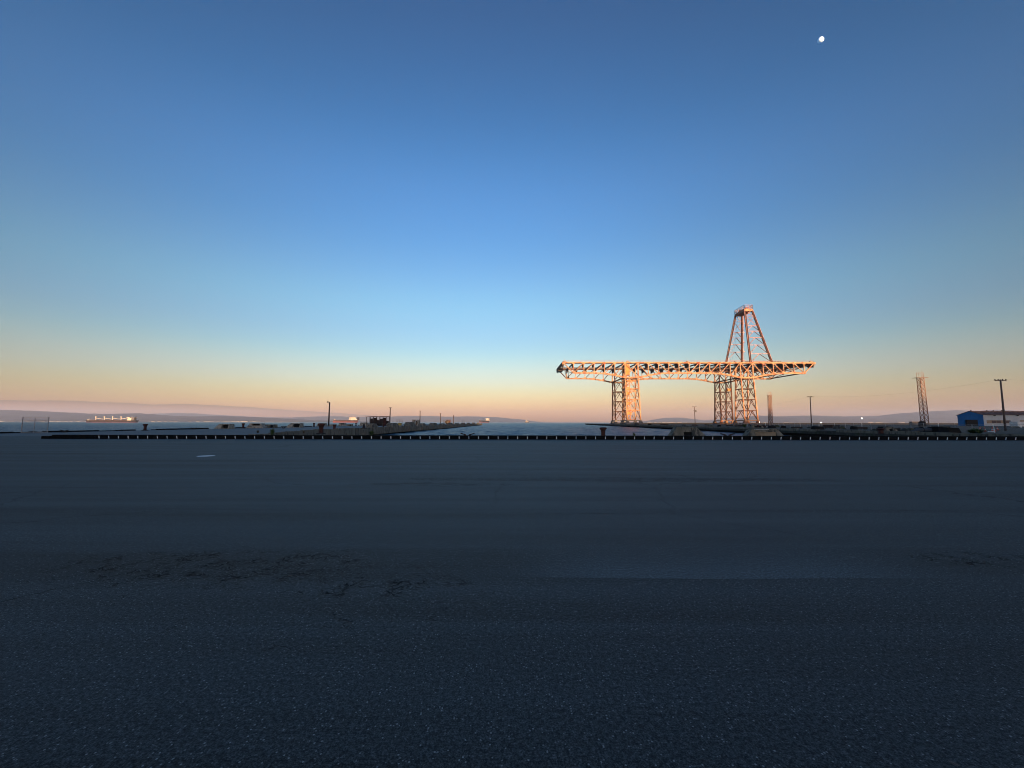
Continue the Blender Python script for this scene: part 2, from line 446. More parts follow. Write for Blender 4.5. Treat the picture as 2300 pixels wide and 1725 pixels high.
# flat part beyond, and on both sides
for q in (((-x1 * 1.0, 1099.9), (x1 * 1.0, 1099.9), (15500, far), (-15500, far)),
          ((-15500, -1100), (-95, 46.9), (-x1, 1099.9), (-15500, far)),
          ((x1, 1099.9), (95, 46.9), (15500, -1100), (15500, far))):
    k = len(W.v)
    W.v += [(a, b_, ZW - .01) for a, b_ in q]; W.face((k, k + 1, k + 2, k + 3))
tag(W.build('bay_water', M['water'], smooth=True), kind='structure')

# land behind the camera: it carries the ridge whose shade lies over the quay
def terrain(name, xs, ys, hf, mat):
    mb = MB(); nx = len(xs)
    for y in ys:
        for x in xs: mb.v.append((x, y, hf(x, y)))
    for j in range(len(ys) - 1):
        for i in range(nx - 1):
            a = j * nx + i; mb.face((a, a + 1, a + nx + 1, a + nx))
    return tag(mb.build(name, mat, smooth=True), kind='structure')
RH = 56.0
def back_h(x, y):
    t = min(1, max(0, (-238 - y) / 150.0)); t = t * t * (3 - 2 * t)
    e = min(1, max(0, (1500 - abs(x)) / 300))
    b = min(1, max(0, (y + 1080) / 200))
    h = RH + 3.0 * noise.noise(Vector((x * .006, 2, 0))) + 1.5 * noise.noise(Vector((x * .03, 5, 0)))
    return -.2 + t * h * e * b
terrain('back_hill', [-1500 + 25 * i for i in range(121)], [-238 - 12.5 * i for i in range(68)], back_h, M['near_hill'])

# far hills across the bay
def interp(pts, x):
    if x <= pts[0][0]: return pts[0][1]
    for (a, ya), (b_, yb) in zip(pts, pts[1:]):
        if x <= b_:
            t = (x - a) / (b_ - a); t = t * t * (3 - 2 * t) * .5 + t * .5
            return ya + (yb - ya) * t
    return pts[-1][1]
def ridge(name, pts, Y, depth, step=5, seed=0, jag=1.0):
    mb = MB(); cols = []
    px = pts[0][0]
    while px <= pts[-1][0]:
        cols.append(px); px += step
    K = 12
    for c in cols:
        top = P(c, interp(pts, c), Y)
        H = max(1.0, top.z - ZW)
        for k_ in range(K + 3):
            t = k_ / K
            y = Y - depth * (1 - t)
            x = top.x * (y / Y) ** .0 * 1.0
            if t <= 1:
                prof = t ** .8
                h = H * prof * (1 + .25 * (1 - t) * noise.noise(Vector((x * .0012, y * .002, seed))))
                h -= H * .16 * abs(noise.noise(Vector((x * .0035, y * .003, seed + 4)))) * (1 - t ** 4) * jag
            else:
                h = H * (1 - (t - 1) * 4)
            h += jag * 6 * noise.noise(Vector((x * .01, y * .01, seed + 9))) * min(1, H / 120)
            mb.v.append((x, y, ZW - 2 + h))
    n = K + 3
    for i in range(len(cols) - 1):
        for k_ in range(n - 1):
            a = i * n + k_; mb.face((a, a + n, a + n + 1, a + 1))
    return tag(mb.build(name, M['hill'], smooth=True), kind='structure')
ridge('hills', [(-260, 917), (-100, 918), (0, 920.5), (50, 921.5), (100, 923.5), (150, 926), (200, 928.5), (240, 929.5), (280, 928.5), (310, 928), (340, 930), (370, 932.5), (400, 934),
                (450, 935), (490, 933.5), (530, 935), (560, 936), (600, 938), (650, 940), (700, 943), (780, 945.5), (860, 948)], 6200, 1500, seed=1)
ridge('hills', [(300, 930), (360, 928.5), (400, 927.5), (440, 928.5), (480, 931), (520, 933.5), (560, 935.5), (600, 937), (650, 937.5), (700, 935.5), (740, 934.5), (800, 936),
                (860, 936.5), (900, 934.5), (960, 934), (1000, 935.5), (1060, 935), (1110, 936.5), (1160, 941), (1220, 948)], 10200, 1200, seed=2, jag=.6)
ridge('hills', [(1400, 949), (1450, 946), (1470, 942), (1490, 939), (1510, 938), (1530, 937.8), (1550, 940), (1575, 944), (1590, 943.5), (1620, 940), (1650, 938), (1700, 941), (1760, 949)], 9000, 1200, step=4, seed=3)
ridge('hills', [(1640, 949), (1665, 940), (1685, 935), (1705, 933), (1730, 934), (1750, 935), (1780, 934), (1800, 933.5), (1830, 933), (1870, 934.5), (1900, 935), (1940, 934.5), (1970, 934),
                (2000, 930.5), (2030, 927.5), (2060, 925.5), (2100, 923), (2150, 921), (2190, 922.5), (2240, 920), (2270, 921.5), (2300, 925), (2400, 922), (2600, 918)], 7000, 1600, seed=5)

# low waterfront towns: a few pixels high, past counting
def town(pxs, Y, hmax, n, seed):
    rnd = random.Random(seed); mb = MB()
    for _ in range(n):
        c = rnd.uniform(*pxs); x = GX(c, Y); w = rnd.uniform(8, 40); h = rnd.uniform(2, hmax * .62); y = Y + rnd.uniform(-150, 150)
        mb.box(x - w, x + w, y, y + 20, ZW, ZW + h)
    return mb
mb = MB()
for a in (((35, 50), 4400, 14, 8, 1), ((108, 165), 4400, 12, 24, 2), ((330, 385), 4500, 14, 9, 3), ((425, 500), 4500, 14, 10, 4), ((515, 570), 4500, 18, 26, 5), ((575, 655), 4500, 8, 20, 6),
          ((1455, 1540), 7600, 22, 36, 7), ((1700, 1800), 5200, 12, 14, 8), ((1950, 2160), 5200, 16, 26, 9), ((2250, 2300), 5200, 14, 6, 10)):
    t = town(*a); o = len(mb.v); mb.v += t.v; mb.f += [tuple(i + o for i in f) for f in t.f]; mb.mi += t.mi
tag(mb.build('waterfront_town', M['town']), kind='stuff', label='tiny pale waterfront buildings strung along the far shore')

# haze: one closed box of even air
def haze():
    mb = MB(); mb.box(-15800, 15800, -1200, 11950, -5.2, 330)
    m = bpy.data.materials.new('haze air'); m.use_nodes = True
    N = m.node_tree.nodes; L = m.node_tree.links
    N.remove(N['Principled BSDF'])
    v = N.new('ShaderNodeVolumePrincipled')
    v.inputs['Color'].default_value = (.46, .62, 1.0, 1); v.inputs['Density'].default_value = HAZE; v.inputs['Anisotropy'].default_value = 0
    L.new(v.outputs[0], N['Material Output'].inputs['Volume'])
    o = mb.build('haze', m)
    return tag(o, kind='stuff', label='pale evening haze over the bay')
HAZE = 6e-5
haze()

# smoke-coloured fog bank low over the far shore at the left, beyond the haze
def fog_bank():
    prof = [(-700, 892), (-300, 895), (0, 897), (60, 896.5), (120, 898.5), (180, 901), (250, 903), (310, 906.5), (380, 905.5), (450, 908), (520, 912), (590, 917), (650, 921), (720, 925), (800, 931), (880, 938), (940, 946)]
    mb = MB(); Y = 12600; c = prof[0][0]; cols = []
    while c <= prof[-1][0]: cols.append(c); c += 10
    for c in cols:
        t = P(c, interp(prof, c) + 1.2 * noise.noise(Vector((c * .012, 0, 0))), Y)
        for y, z in ((Y, -40), (Y, max(-30, t.z * .55)), (Y + 200, t.z * .9), (Y + 600, t.z), (Y + 1400, t.z * .8), (Y + 1600, -40)): mb.v.append((t.x, y, z))
    for i in range(len(cols) - 1):
        for k_ in range(5):
            a = i * 6 + k_; mb.face((a, a + 6, a + 7, a + 1))
    m = bpy.data.materials.new('fog bank'); m.use_nodes = True; N = m.node_tree.nodes; L = m.node_tree.links; b = N['Principled BSDF']
    b.inputs['Base Color'].default_value = (.13, .11, .135, 1); b.inputs['Roughness'].default_value = 1; b.inputs['Specular IOR Level'].default_value = 0
    b.inputs['Alpha'].default_value = .32
    o = mb.build('fog_bank', m, smooth=True); tag(o, kind='structure')
fog_bank()

# ------------------------------------------------------------------ moon
def moon():
    d = (P(1843.5, 90, 1000) - Vector((0, 0, CAM_H))).normalized()
    dist = 16000
    r = dist * math.tan(R(.262)) * .98
    me = bpy.data.meshes.new('moon')
    import bmesh
    bm = bmesh.new(); bmesh.ops.create_uvsphere(bm, u_segments=48, v_segments=24, radius=r); bm.to_mesh(me); bm.free(); me.shade_smooth()
    m = bpy.data.materials.new('moonlit rock'); m.use_nodes = True
    N = m.node_tree.nodes; L = m.node_tree.links; N.remove(N['Principled BSDF'])
    tr = N.new('ShaderNodeBsdfTransparent'); df = N.new('ShaderNodeBsdfDiffuse'); ad = N.new('ShaderNodeAddShader')
    tcn = N.new('ShaderNodeTexCoord'); no = N.new('ShaderNodeTexNoise'); no.inputs['Scale'].default_value = 2.1 / 1.0; no.inputs['Detail'].default_value = 3
    L.new(tcn.outputs['Generated'], no.inputs[0])
    rr = N.new('ShaderNodeValToRGB'); rr.color_ramp.elements[0].position = .40; rr.color_ramp.elements[1].position = .56
    rr.color_ramp.elements[0].color = (.25, .42, .85, 1); rr.color_ramp.elements[1].color = (.55, .85, 1.0, 1)
    L.new(no.outputs[0], rr.inputs[0]); L.new(rr.outputs[0], df.inputs[0])
    L.new(tr.outputs[0], ad.inputs[0]); L.new(df.outputs[0], ad.inputs[1])
    geo = N.new('ShaderNodeNewGeometry'); mx = N.new('ShaderNodeMixShader')
    L.new(geo.outputs['Backfacing'], mx.inputs[0]); L.new(ad.outputs[0], mx.inputs[1]); L.new(tr.outputs[0], mx.inputs[2])
    L.new(mx.outputs[0], N['Material Output'].inputs[0])
    me.materials.append(m)
    o = bpy.data.objects.new('moon', me); col.objects.link(o)
    o.location = Vector((0, 0, CAM_H)) + d * dist
    tag(o, 'pale gibbous moon high in the evening sky', 'moon')
moon()

# ------------------------------------------------------------------ the kerb with its white bars
KY, KH = 40.0, .385
def kerb():
    x0 = GX(113, KY); xa = GX(95, KY); xb = 66.0
    root = empty('black_kerb', (0, KY, 0), 'long low black kerb with evenly spaced white bars along the quay edge', 'kerb')
    bars = []
    px = 220.0; x = GX(px, KY)
    pitch = (GX(2284.5, KY) - GX(220, KY)) / 94.0
    while x < xb: bars.append(x); x += pitch
    edges = [x0, (x0 + bars[0]) * .33 + bars[0] * .34 - .2, (x0 + 2 * bars[0]) / 3 + 1.2] + bars + [xb + 1]
    edges = sorted(edges)
    for i, (a, b_) in enumerate(zip(edges, edges[1:])):
        mb = MB(); j = random.uniform(-.006, .006)
        lean = .10
        mb.hexa([(a + .012, KY + j, 0), (b_ - .012, KY + j, 0), (b_ - .012, KY + .75, 0), (a + .012, KY + .75, 0),
                 (a + .012, KY + lean + j, KH + j), (b_ - .012, KY + lean + j, KH + j), (b_ - .012, KY + .7, KH + j), (a + .012, KY + .7, KH + j)])
        mb.build('kerb_block', M['black'], root)
    mb = MB(); mb.box(xa, x0 - .02, KY - .1, KY + .6, 0, .27); mb.box(x0 - .02, x0 + 3.6, KY - .14, KY - .012, 0, .12); mb.build('end_block', M['black'], root)
    for a in bars:
        mb = MB(); w = .030; dx = 0.0; t0, t1 = .04, .30
        y0 = KY - .02 + .10 * t0 / KH; y1 = KY - .02 + .10 * t1 / KH
        s = a * .0031 + random.uniform(-.012, .012)      # slightly askew, as fixed
        mb.hexa([(a - w - s, y0 - .012, t0), (a + w - s, y0 - .012, t0), (a + w - s, y0 + .012, t0), (a - w - s, y0 + .012, t0),
                 (a - w + s * .0, y1 - .012, t1), (a + w, y1 - .012, t1), (a + w, y1 + .012, t1), (a - w, y1 + .012, t1)])
        mb.build('white_bar', M['mark_white'], root)
kerb()
# small raised lip at the quay edge behind the kerb
mb = MB(); mb.box(-33.0, PR0 - .1, QY - .5, QY + .02, .003, .10); tag(mb.build('quay_edge', M['concrete']), kind='structure')

# painted patch on the asphalt
mb = MB(); n = 22; cx, cy = GX(463, 20.2), 20.2
for i in range(n):
    t = 2 * math.pi * i / n; r = 1 + .12 * noise.noise(Vector((math.cos(t) * 2, math.sin(t) * 2, 0)))
    mb.v.append((cx + .39 * r * math.cos(t), cy + .37 * r * math.sin(t), .004))
mb.face(tuple(range(n)))
tag(mb.build('paint_patch', M['mark_white']), 'round white paint patch on the dark asphalt at the left', 'paint mark')

# ------------------------------------------------------------------ bollards and cleats
def bollard_proto():
    root = empty('mooring_bollard', (0, 0, 0), 'x', 'bollard', 'iron mooring bollards')
    mb = MB(); mb.lathe([(.52, 0), (.52, .06), (.44, .10), (.27, .14)], 18); mb.build('base_plate', M['dark_iron'], root, True)
    mb = MB(); mb.lathe([(.26, .14), (.235, .3), (.225, .6), (.25, .85), (.33, 1.02), (.36, 1.05)], 18); mb.build('post', M['rust'], root, True)
    mb = MB(); mb.lathe([(.36, 1.05), (.40, 1.10), (.405, 1.18), (.37, 1.23), (.25, 1.26), (.05, 1.27)], 18); mb.build('cap', M['rust'], root, True)
    return root
def cleat_proto():
    root = empty('mooring_cleat', (0, 0, 0), 'x', 'cleat', 'low iron mooring cleats')
    mb = MB(); mb.box(-.42, .42, -.25, .25, 0, .07); mb.build('base_plate', M['dark_iron'], root)
    for s in (-1, 1):
        mb = MB(); mb.beam((s * .12, 0, .05), (s * .30, 0, .36), .2, .2); mb.beam((s * .26, 0, .36), (s * .74, 0, .50), .14, .13)
        mb.cyl((s * .70, 0, .49), (s * .80, 0, .50), .07, .04, 8); mb.build('horn', M['dark_iron'], root)
    mb = MB(); mb.box(-.16, .16, -.12, .12, .07, .26); mb.build('neck', M['dark_iron'], root)
    return root
bp_ = bollard_proto(); cp_ = cleat_proto()
def place(proto, used, x, y, z, s, label, group, rz=0):
    o = proto if not used else tree_copy(proto)
    used.append(1)
    o.location = (x, y, z); o.scale = (s[0], s[0], s[1]); o.rotation_euler.z = rz
    o['label'] = label; o['group'] = group
    return o
ub, uc = [], []
GB = 'iron mooring bollards'
for px, Y, s, sh, lab in (
        (1355, 45.2, 1.0, .91, 'rusty bollard on the quay edge behind the kerb, left of the crane'),
        (721, 58.6, 1.25, 1.18, 'largest dark bollard at the root of the left pier'),
        (751, 84, 1.05, .95, 'dark bollard just right of the largest bollard on the left pier'),
        (325.5, 77.5, 1.0, 1.0, 'lone dark bollard on the left pier edge below the bulk carrier'),
        (546, 105.6, 1.0, 1.05, 'bollard between two concrete blocks on the left pier edge'),
        (705, 143, 1.0, 1.05, 'small bollard just left of the nearest lamp post'),
        (799.5, 181, 1.0, 1.1, 'small bollard left of the rusty open shed'),
        (861, 112, .9, 1.0, 'narrow dark bollard in front of the rusty open shed'),
        (1979, 60.5, 1.35, .72, 'squat wide bollard with orange rust top at the right pier edge'),
        (1703, 122, .8, .8, 'small bollard on the right pier behind the second concrete block'),
        (2122, 69, .9, .72, 'low dark bollard beside the tarpaulin covered roll')):
    place(bp_, ub, GX(px, Y), Y, .003 if px == 1355 else 0, (s, sh), lab, GB, random.uniform(0, 3))
GC = 'low iron mooring cleats'
for px, Y, s, lab in (
        (1050, 45.5, 1.0, 'black horn cleat on the quay edge below the distant small ship'),
        (1634.5, 45.5, 1.05, 'black horn cleat on the quay edge between the two big concrete blocks'),
        (144.5, 63.5, .85, 'black horn cleat right of the metal fence panel'),
        (435, 90, .85, 'small horn cleat left of the first concrete block on the left pier'),
        (671, 66, .6, 'small horn cleat left of the largest bollard'),
        (637, 104, .8, 'tiny dark cleat left of the dark boxed concrete block')):
    place(cp_, uc, GX(px, Y), Y, .003 if Y < 46 else 0, (s, s * .86), lab, GC)

# ------------------------------------------------------------------ concrete blocks
def trapezoid_block(name, cx, cy, wb, wt, h, d, label, group, mat=None, recess=None, axis='x', slope=.35, lip=None, panel=None, graffiti=False, off=0):
    root = empty(name, (cx, cy, 0), label, 'concrete block', group)
    mb = MB()
    def pt(u, v, z):
        return (cx + u, cy + v, z) if axis == 'x' else (cx + v, cy + u, z)
    b0, b1 = -wb / 2, wb / 2; t0, t1 = -wt / 2 + off, wt / 2 + off
    if recess:
        r0, r1, rz0, rz1, rd = recess
        # front built as frame around the recess
        def X(z, side): return (b0 + (t0 - b0) * z / h) if side < 0 else (b1 + (t1 - b1) * z / h)
        def Yf(z): return -d / 2 + slope * z
        for (ua, ub_, za, zb) in ((None, r0, 0, h), (r1, None, 0, h), (r0, r1, rz1, h), (r0, r1, 0, rz0)):
            if zb - za < .01: continue
            a0 = X(za, -1) if ua is None else ua; a1 = X(zb, -1) if ua is None else ua
            c0 = X(za, 1) if ub_ is None else ub_; c1 = X(zb, 1) if ub_ is None else ub_
            mb.hexa([pt(a0, Yf(za), za), pt(c0, Yf(za), za), pt(c0, Yf(0) + rd, za), pt(a0, Yf(0) + rd, za), pt(a1, Yf(zb), zb), pt(c1, Yf(zb), zb), pt(c1, Yf(0) + rd, zb), pt(a1, Yf(0) + rd, zb)])
        y1 = Yf(0) + rd + .001
        mb.hexa([pt(b0, y1, 0), pt(b1, y1, 0), pt(b1, d / 2, 0), pt(b0, d / 2, 0), pt(t0, y1, h - .002), pt(t1, y1, h - .002), pt(t1, d / 2 - .1, h - .002), pt(t0, d / 2 - .1, h - .002)])
        mb.build('body', mat or M['concrete'], root)
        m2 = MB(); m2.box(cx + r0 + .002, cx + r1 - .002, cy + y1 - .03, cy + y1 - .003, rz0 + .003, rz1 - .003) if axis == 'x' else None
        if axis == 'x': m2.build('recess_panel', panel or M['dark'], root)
    else:
        mb.hexa([pt(b0, -d / 2, 0), pt(b1, -d / 2, 0), pt(b1, d / 2, 0), pt(b0, d / 2, 0), pt(t0, -d / 2 + slope * h, h), pt(t1, -d / 2 + slope * h, h), pt(t1, d / 2 - .1, h), pt(t0, d / 2 - .1, h)])
        mb.build('body', mat or M['concrete'], root)
    if lip:
        m3 = MB(); m3.box(cx + t0 * .92, cx + t1 * .96, cy - d / 2 + slope * h - .05, cy + d / 2 - .2, h + .002, h + lip); m3.build('cap_slab', mat or M['concrete'], root)
    if graffiti:   # worn pale scrawl along the upper edge
        m4 = MB(); rnd = random.Random(3); u = t0 * .8
        while u < t1 * .25:
            w = rnd.uniform(.05, .12); z = h - .02 - rnd.uniform(0, .03)
            m4.box(cx + u, cx + u + w, cy - d / 2 + slope * h - .065, cy - d / 2 + slope * h - .052, h + lip * .2, h + lip * rnd.uniform(.5, .95)); u += w + rnd.uniform(.02, .06)
        m4.build('paint_scrawl', M['white'], root)['kind'] = 'stuff'
    return root
GQ = 'big concrete blocks on the quay edge'
Yq = 46.6
trapezoid_block('concrete_block', GX(1543, Yq), Yq, 4.2, 2.35, 1.16, 1.3, 'big tapered mossy concrete block with a dark square recess behind the kerb', GQ, recess=(-.55, .42, .0, .62, .35), off=-.12)
trapezoid_block('concrete_block', GX(1714, Yq), Yq, 4.4, 3.1, .88, 1.3, 'big tapered concrete block with a wide rust-stained recess and pale scrawl on top', GQ,
                recess=(-1.15, 1.25, .0, .62, .3), panel=M['tan'], lip=.10, graffiti=True)
# row on the far (left) edge of the left pier
GL = 'concrete blocks along the left pier'
for px0, px1, Y, h, kind_, lab in (
        (487, 520, 97, 1.18, 'w', 'wedge-ended concrete block with a dark boxed opening, leftmost on the left pier'),
        (558, 596, 108, 1.28, 's', 'broad concrete block with a dark slot, second from left on the left pier'),
        (597, 619, 111, 1.0, 'b', 'low concrete block with a dark hollow right of the slotted one'),
        (646, 678, 123, 1.3, 'w', 'concrete block with wedge end and large dark box left of the tallest lamp post'),
        (713, 734, 152, 1.25, 's', 'rubbly slotted block just left of the nearest lamp post'),
        (739, 751, 160, .75, 'p', 'low rubble block at the foot of the nearest lamp post'),
        (761, 778, 163, 1.25, 's', 'concrete block with a dark slot below the red tanker'),
        (780, 791, 166, .8, 'b', 'low dark block right of the slotted one below the red tanker'),
        (809, 827, 187, 1.5, 'p', 'pale upright concrete block left of the rusty open shed')):
    xa, xb = GX(px0, Y), GX(px1, Y); w = xb - xa; cx = (xa + xb) / 2
    if kind_ == 'w': trapezoid_block('concrete_block', cx, Y, w, w * .70, h, 2.2, lab, GL, M['pale_concrete'], recess=(-w * .02, w * .44, .08, h * .86, .9), off=w * .13)
    elif kind_ == 's': trapezoid_block('concrete_block', cx, Y, w, w * .62, h, 2.4, lab, GL, M['pale_concrete'], recess=(-w * .18, w * .28, h * .55, h * .92, .9), off=0)
    elif kind_ == 'b': trapezoid_block('concrete_block', cx, Y, w, w * .8, h, 2, lab, GL, M['concrete'], recess=(w * .05, w * .40, .1, h * .8, .7), off=w * .08)
    else: trapezoid_block('concrete_block', cx, Y, w, w * .85, h, 2, lab, GL, M['pale_concrete'])

# wall along the right-hand side of the left pier, with its humped fender blocks
def pier_wall():
    root = empty('pier_wall', (PL1, 50, 0), 'long weathered concrete wall along the basin side of the left pier', 'wall')
    y = 52.0; rnd = random.Random(5)
    while y < PLY - 2:
        L_ = 4.2 if y < 200 else 8.0
        top = .42 + rnd.uniform(-.05, .06) if y > 66 else .10 + (y - 52) * .022
        mb = MB(); j = rnd.uniform(-.03, .03)
        mb.hexa([(PL1 - .5, y + .03, -1.25), (PL1 + .32 + j, y + .03, -1.25), (PL1 + .32 + j, y + L_ - .03, -1.25), (PL1 - .5, y + L_ - .03, -1.25),
                 (PL1 - .5, y + .03, top), (PL1 + .2 + j, y + .03, top), (PL1 + .2 + j, y + L_ - .03, top), (PL1 - .5, y + L_ - .03, top)])
        mb.build('wall_panel', M['concrete'], root); y += L_
    mb = MB(); mb.box(PL1 - .45, PL1 + .1, 52, PLY - 2, -1.2, .02); mb.build('wall_core', M['concrete'], root)
pier_wall()
GF = 'humped concrete fender blocks along the basin wall'
fb = None
for i, (Y, h, L_) in enumerate(((98, 1.35, 3.8), (114.8, 1.45, 7.2), (134.2, 1.75, 8.5), (152, 1.25, 6), (174, 1.35, 10), (196, 1.1, 7), (221, 1.4, 9), (248, 1.1, 8), (279, 1.35, 9), (313, 1.2, 9), (352, 1.4, 10), (398, 1.3, 10))):
    mb = MB(); w = L_ / 2; x0, x1 = PL1 - 1.6, PL1 + .42
    prof = [(-w, -1.1), (-w * .93, .1), (-w * .72, h * .72), (-w * .50, h * .97), (-w * .2, h), (w * .3, h * .99), (w * .58, h * .93), (w * .82, h * .6), (w * .96, .05), (w, -1.1)]
    n = len(prof)
    mb.v = [(0 + x0 - PL1, u, z) for u, z in prof] + [(x1 - PL1 - .22 * max(0, z), u, z) for u, z in prof]
    mb.face(tuple(range(n))); mb.face(tuple(n + k_ for k_ in reversed(range(n))))
    for k_ in range(n):
        q = (k_ + 1) % n; mb.face((q, k_, n + k_, n + q))
    names = ['nearest', 'second', 'third', 'fourth', 'fifth', 'sixth', 'seventh', 'eighth', 'ninth', 'tenth', 'eleventh', 'last and farthest']
    thing(mb, 'fender_block', M['concrete'], (PL1, Y, 0), 'humped grey concrete fender block on the basin wall, %s from the shore end' % names[i], 'concrete block', GF)

# ------------------------------------------------------------------ sheds on the left pier
def open_shed(cx, Y, w, d, h, label, seed, posts=7, tilt=True):
    root = empty('rusty_shed', (cx, Y, 0), label, 'shed')
    rnd = random.Random(seed)
    mb = MB()
    mb.hexa([(cx - w / 2 - .5, Y - d / 2 - .4, h - .35), (cx + w * .02, Y - d / 2 - .3, h - .02), (cx + w * .02, Y + d / 2 + .3, h), (cx - w / 2 - .4, Y + d / 2 + .4, h - .3),
             (cx - w / 2 - .5, Y - d / 2 - .4, h - .22), (cx + w * .02, Y - d / 2 - .3, h + .12), (cx + w * .02, Y + d / 2 + .3, h + .15), (cx - w / 2 - .4, Y + d / 2 + .4, h - .15)])
    mb.box(cx + w * .05, cx + w / 2 + .1, Y - d / 2 - .2, Y + d / 2 + .2, h - .12, h + .10); mb.build('roof', M['rust'], root)
    for i in range(posts):
        u = cx - w / 2 + w * i / (posts - 1)
        for s in (-1, 1):
            mb = MB(); mb.beam((u, Y + s * d / 2, 0), (u + rnd.uniform(-.05, .05), Y + s * d / 2, h - .35), .16); mb.build('post', M['dark_iron'], root)
    for i in range(posts - 1):
        u0 = cx - w / 2 + w * i / (posts - 1); u1 = u0 + w / (posts - 1)
        if i == 0: continue
        mb = MB(); q = rnd.uniform(.0, .25) * (u1 - u0)
        mb.box(u0 + .1 + q, u1 - .15, Y - d / 2 + .05, Y - d / 2 + .12, rnd.uniform(.6, 1.0), h * rnd.uniform(.55, .8)); mb.build('wall_sheet', M[rnd.choice(['rust', 'dark_iron', 'concrete'])], root)
        mb = MB(); mb.box(u0 + .1, u1 - .1 - q, Y + d / 2 - .1, Y + d / 2 - .04, .0, h * rnd.uniform(.4, .95)); mb.build('wall_sheet', M[rnd.choice(['rust', 'dark_iron'])], root)
    for z in (.35, 1.5, h * .62, h - .75):
        mb = MB(); mb.beam((cx - w * .3, Y - d / 2 - .1, z), (cx + w / 2, Y - d / 2 - .1, z), .1); mb.build('rail', M['dark_iron'], root)
    mb = MB()
    for _ in range(9):
        u = cx + rnd.uniform(-.3, .45) * w; mb.beam((u, Y + rnd.uniform(-.3, .3) * d, 0), (u + rnd.uniform(-.4, .4), Y, h * rnd.uniform(.5, .85)), rnd.uniform(.08, .3))
    mb.build('pipework', M['dark_iron'], root)
    return root
open_shed(GX(849, 185), 185, 8.9, 5, 4.3, 'rusty open-sided shed with a sagging roof on the left pier', 4)
open_shed(GX(1004.5, 380), 380, 6.4, 5, 3.9, 'small dark open shed near the far end of the left pier', 9, 5)
def hut(cx, Y, w, d, h, label):
    root = empty('small_hut', (cx, Y, 0), label, 'hut')
    mb = MB(); mb.box(cx - w / 2, cx - w * .12, Y - d / 2, Y + d / 2, 0, h); mb.box(cx + w * .22, cx + w / 2, Y - d / 2, Y + d / 2, 0, h * .96); mb.box(cx - w * .12, cx + w * .22, Y + d / 2 - .2, Y + d / 2, 0, h * .9)
    mb.build('wall', M['pale_concrete'], root)
    mb = MB(); mb.box(cx - w / 2 - .1, cx + w / 2 + .1, Y - d / 2 - .1, Y + d / 2 + .1, h + .002, h + .14); mb.build('roof', M['dark_iron'], root)
    mb = MB(); mb.beam((cx - w * .12, Y - d / 2 - .05, .1), (cx + w * .05, Y - d / 2 - .5, h * .9), .5, .06); mb.build('door', M['white'], root)
hut(GX(934.5, 208), 208, 3.5, 2.5, 2.75, 'small broken pale hut with a hanging door, between two lamp posts')
mb = MB(); mb.box(-.75, .75, -.5, .5, 0, 1.2); mb.box(-.82, .82, -.56, .56, 1.2, 1.32)
thing(mb, 'yellow_cabinet', M['yellow'], (GX(898, 190), 190, 0), 'small dull yellow cabinet behind the basin wall', 'cabinet')
# pink rail frame
root = empty('rail_frame', (GX(897, 215), 215, 0), 'thin rusty pipe rail frame right of the second lamp post', 'rail')
xa, xb = GX(890, 215), GX(904, 215)
for z in (2.2, 2.9): mb = MB(); mb.beam((xa, 215, z), (xb, 215, z), .07); mb.build('rail', M['lattice'], root)
for i in range(5): mb = MB(); x = xa + (xb - xa) * i / 4; mb.beam((x, 215, 0), (x, 215, 2.9), .06); mb.build('post', M['lattice'], root)

# ------------------------------------------------------------------ lamp posts on the left pier
def lamp_post(px, Y, ytop, label, kind_, x=None):
    x = GX(px, Y) if x is None else x
    top = P(px, ytop, Y).z
    root = empty('lamp_post', (x, Y, 0), label, 'lamp post', 'dark lamp posts along the left pier')
    mb = MB(); mb.cyl((x, Y, 0), (x, Y, top - .3), .24 + Y * .0003, .17 + Y * .0003, 10); mb.build('pole', M['lamp_metal'], root, True)
    mb = MB(); mb.box(x - .3, x + .3, Y - .3, Y + .3, 0, .35); mb.build('footing', M['concrete'], root)
    if kind_ == 'flood':
        mb = MB(); mb.beam((x + .1, Y, top - .32), (x - .55, Y, top - .1), .09); mb.build('arm', M['lamp_metal'], root)
        mb = MB(); mb.hexa([(x - .95, Y - .3, top - .42), (x - .45, Y - .3, top - .30), (x - .45, Y + .3, top - .30), (x - .95, Y + .3, top - .42),
                            (x - 1.0, Y - .22, top - .02), (x - .6, Y - .22, top + .10), (x - .6, Y + .22, top + .10), (x - 1.0, Y + .22, top - .02)]); mb.build('lamp_head', M['lamp_metal'], root)
        mb = MB(); mb.beam((x - .05, Y, top - 1.0), (x - .3, Y, top - .55), .07); mb.build('bracket', M['lamp_metal'], root)
    elif kind_ == 'tee':
        for s in (-1, 1):
            mb = MB(); mb.hexa([(x + s * .10 - .05, Y - .25, top - .28), (x + s * .10 + .05, Y - .25, top - .28), (x + s * .10 + .05, Y + .25, top - .28), (x + s * .10 - .05, Y + .25, top - .28)] +
                               [(x + s * .35 - .42, Y - .25, top - .02 - .0), (x + s * .35 + .42, Y - .25, top - .12), (x + s * .35 + .42, Y + .25, top - .12), (x + s * .35 - .42, Y + .25, top - .02)])
            mb.build('lamp_head', M['lamp_metal'], root)
        mb = MB(); mb.box(x - .85, x + .85, Y - .22, Y + .22, top - .34, top - .13); mb.build('crossbar', M['lamp_metal'], root)
lamp_post(738, 159, 902, 'tallest dark lamp post with one floodlight turned left, on the left pier', 'flood')
lamp_post(875.5, 236, 915, 'dark lamp post with a flat double head right of the rusty shed', 'tee')
lamp_post(943, 315, 922.5, 'dark lamp post with a double head at the small pale hut', 'tee')
lamp_post(989, 405, 928, 'smaller lamp post with a double head left of the far open shed', 'tee')
lamp_post(1018.5, 430, 932, 'bare thin post, farthest on the left pier', 'bare')

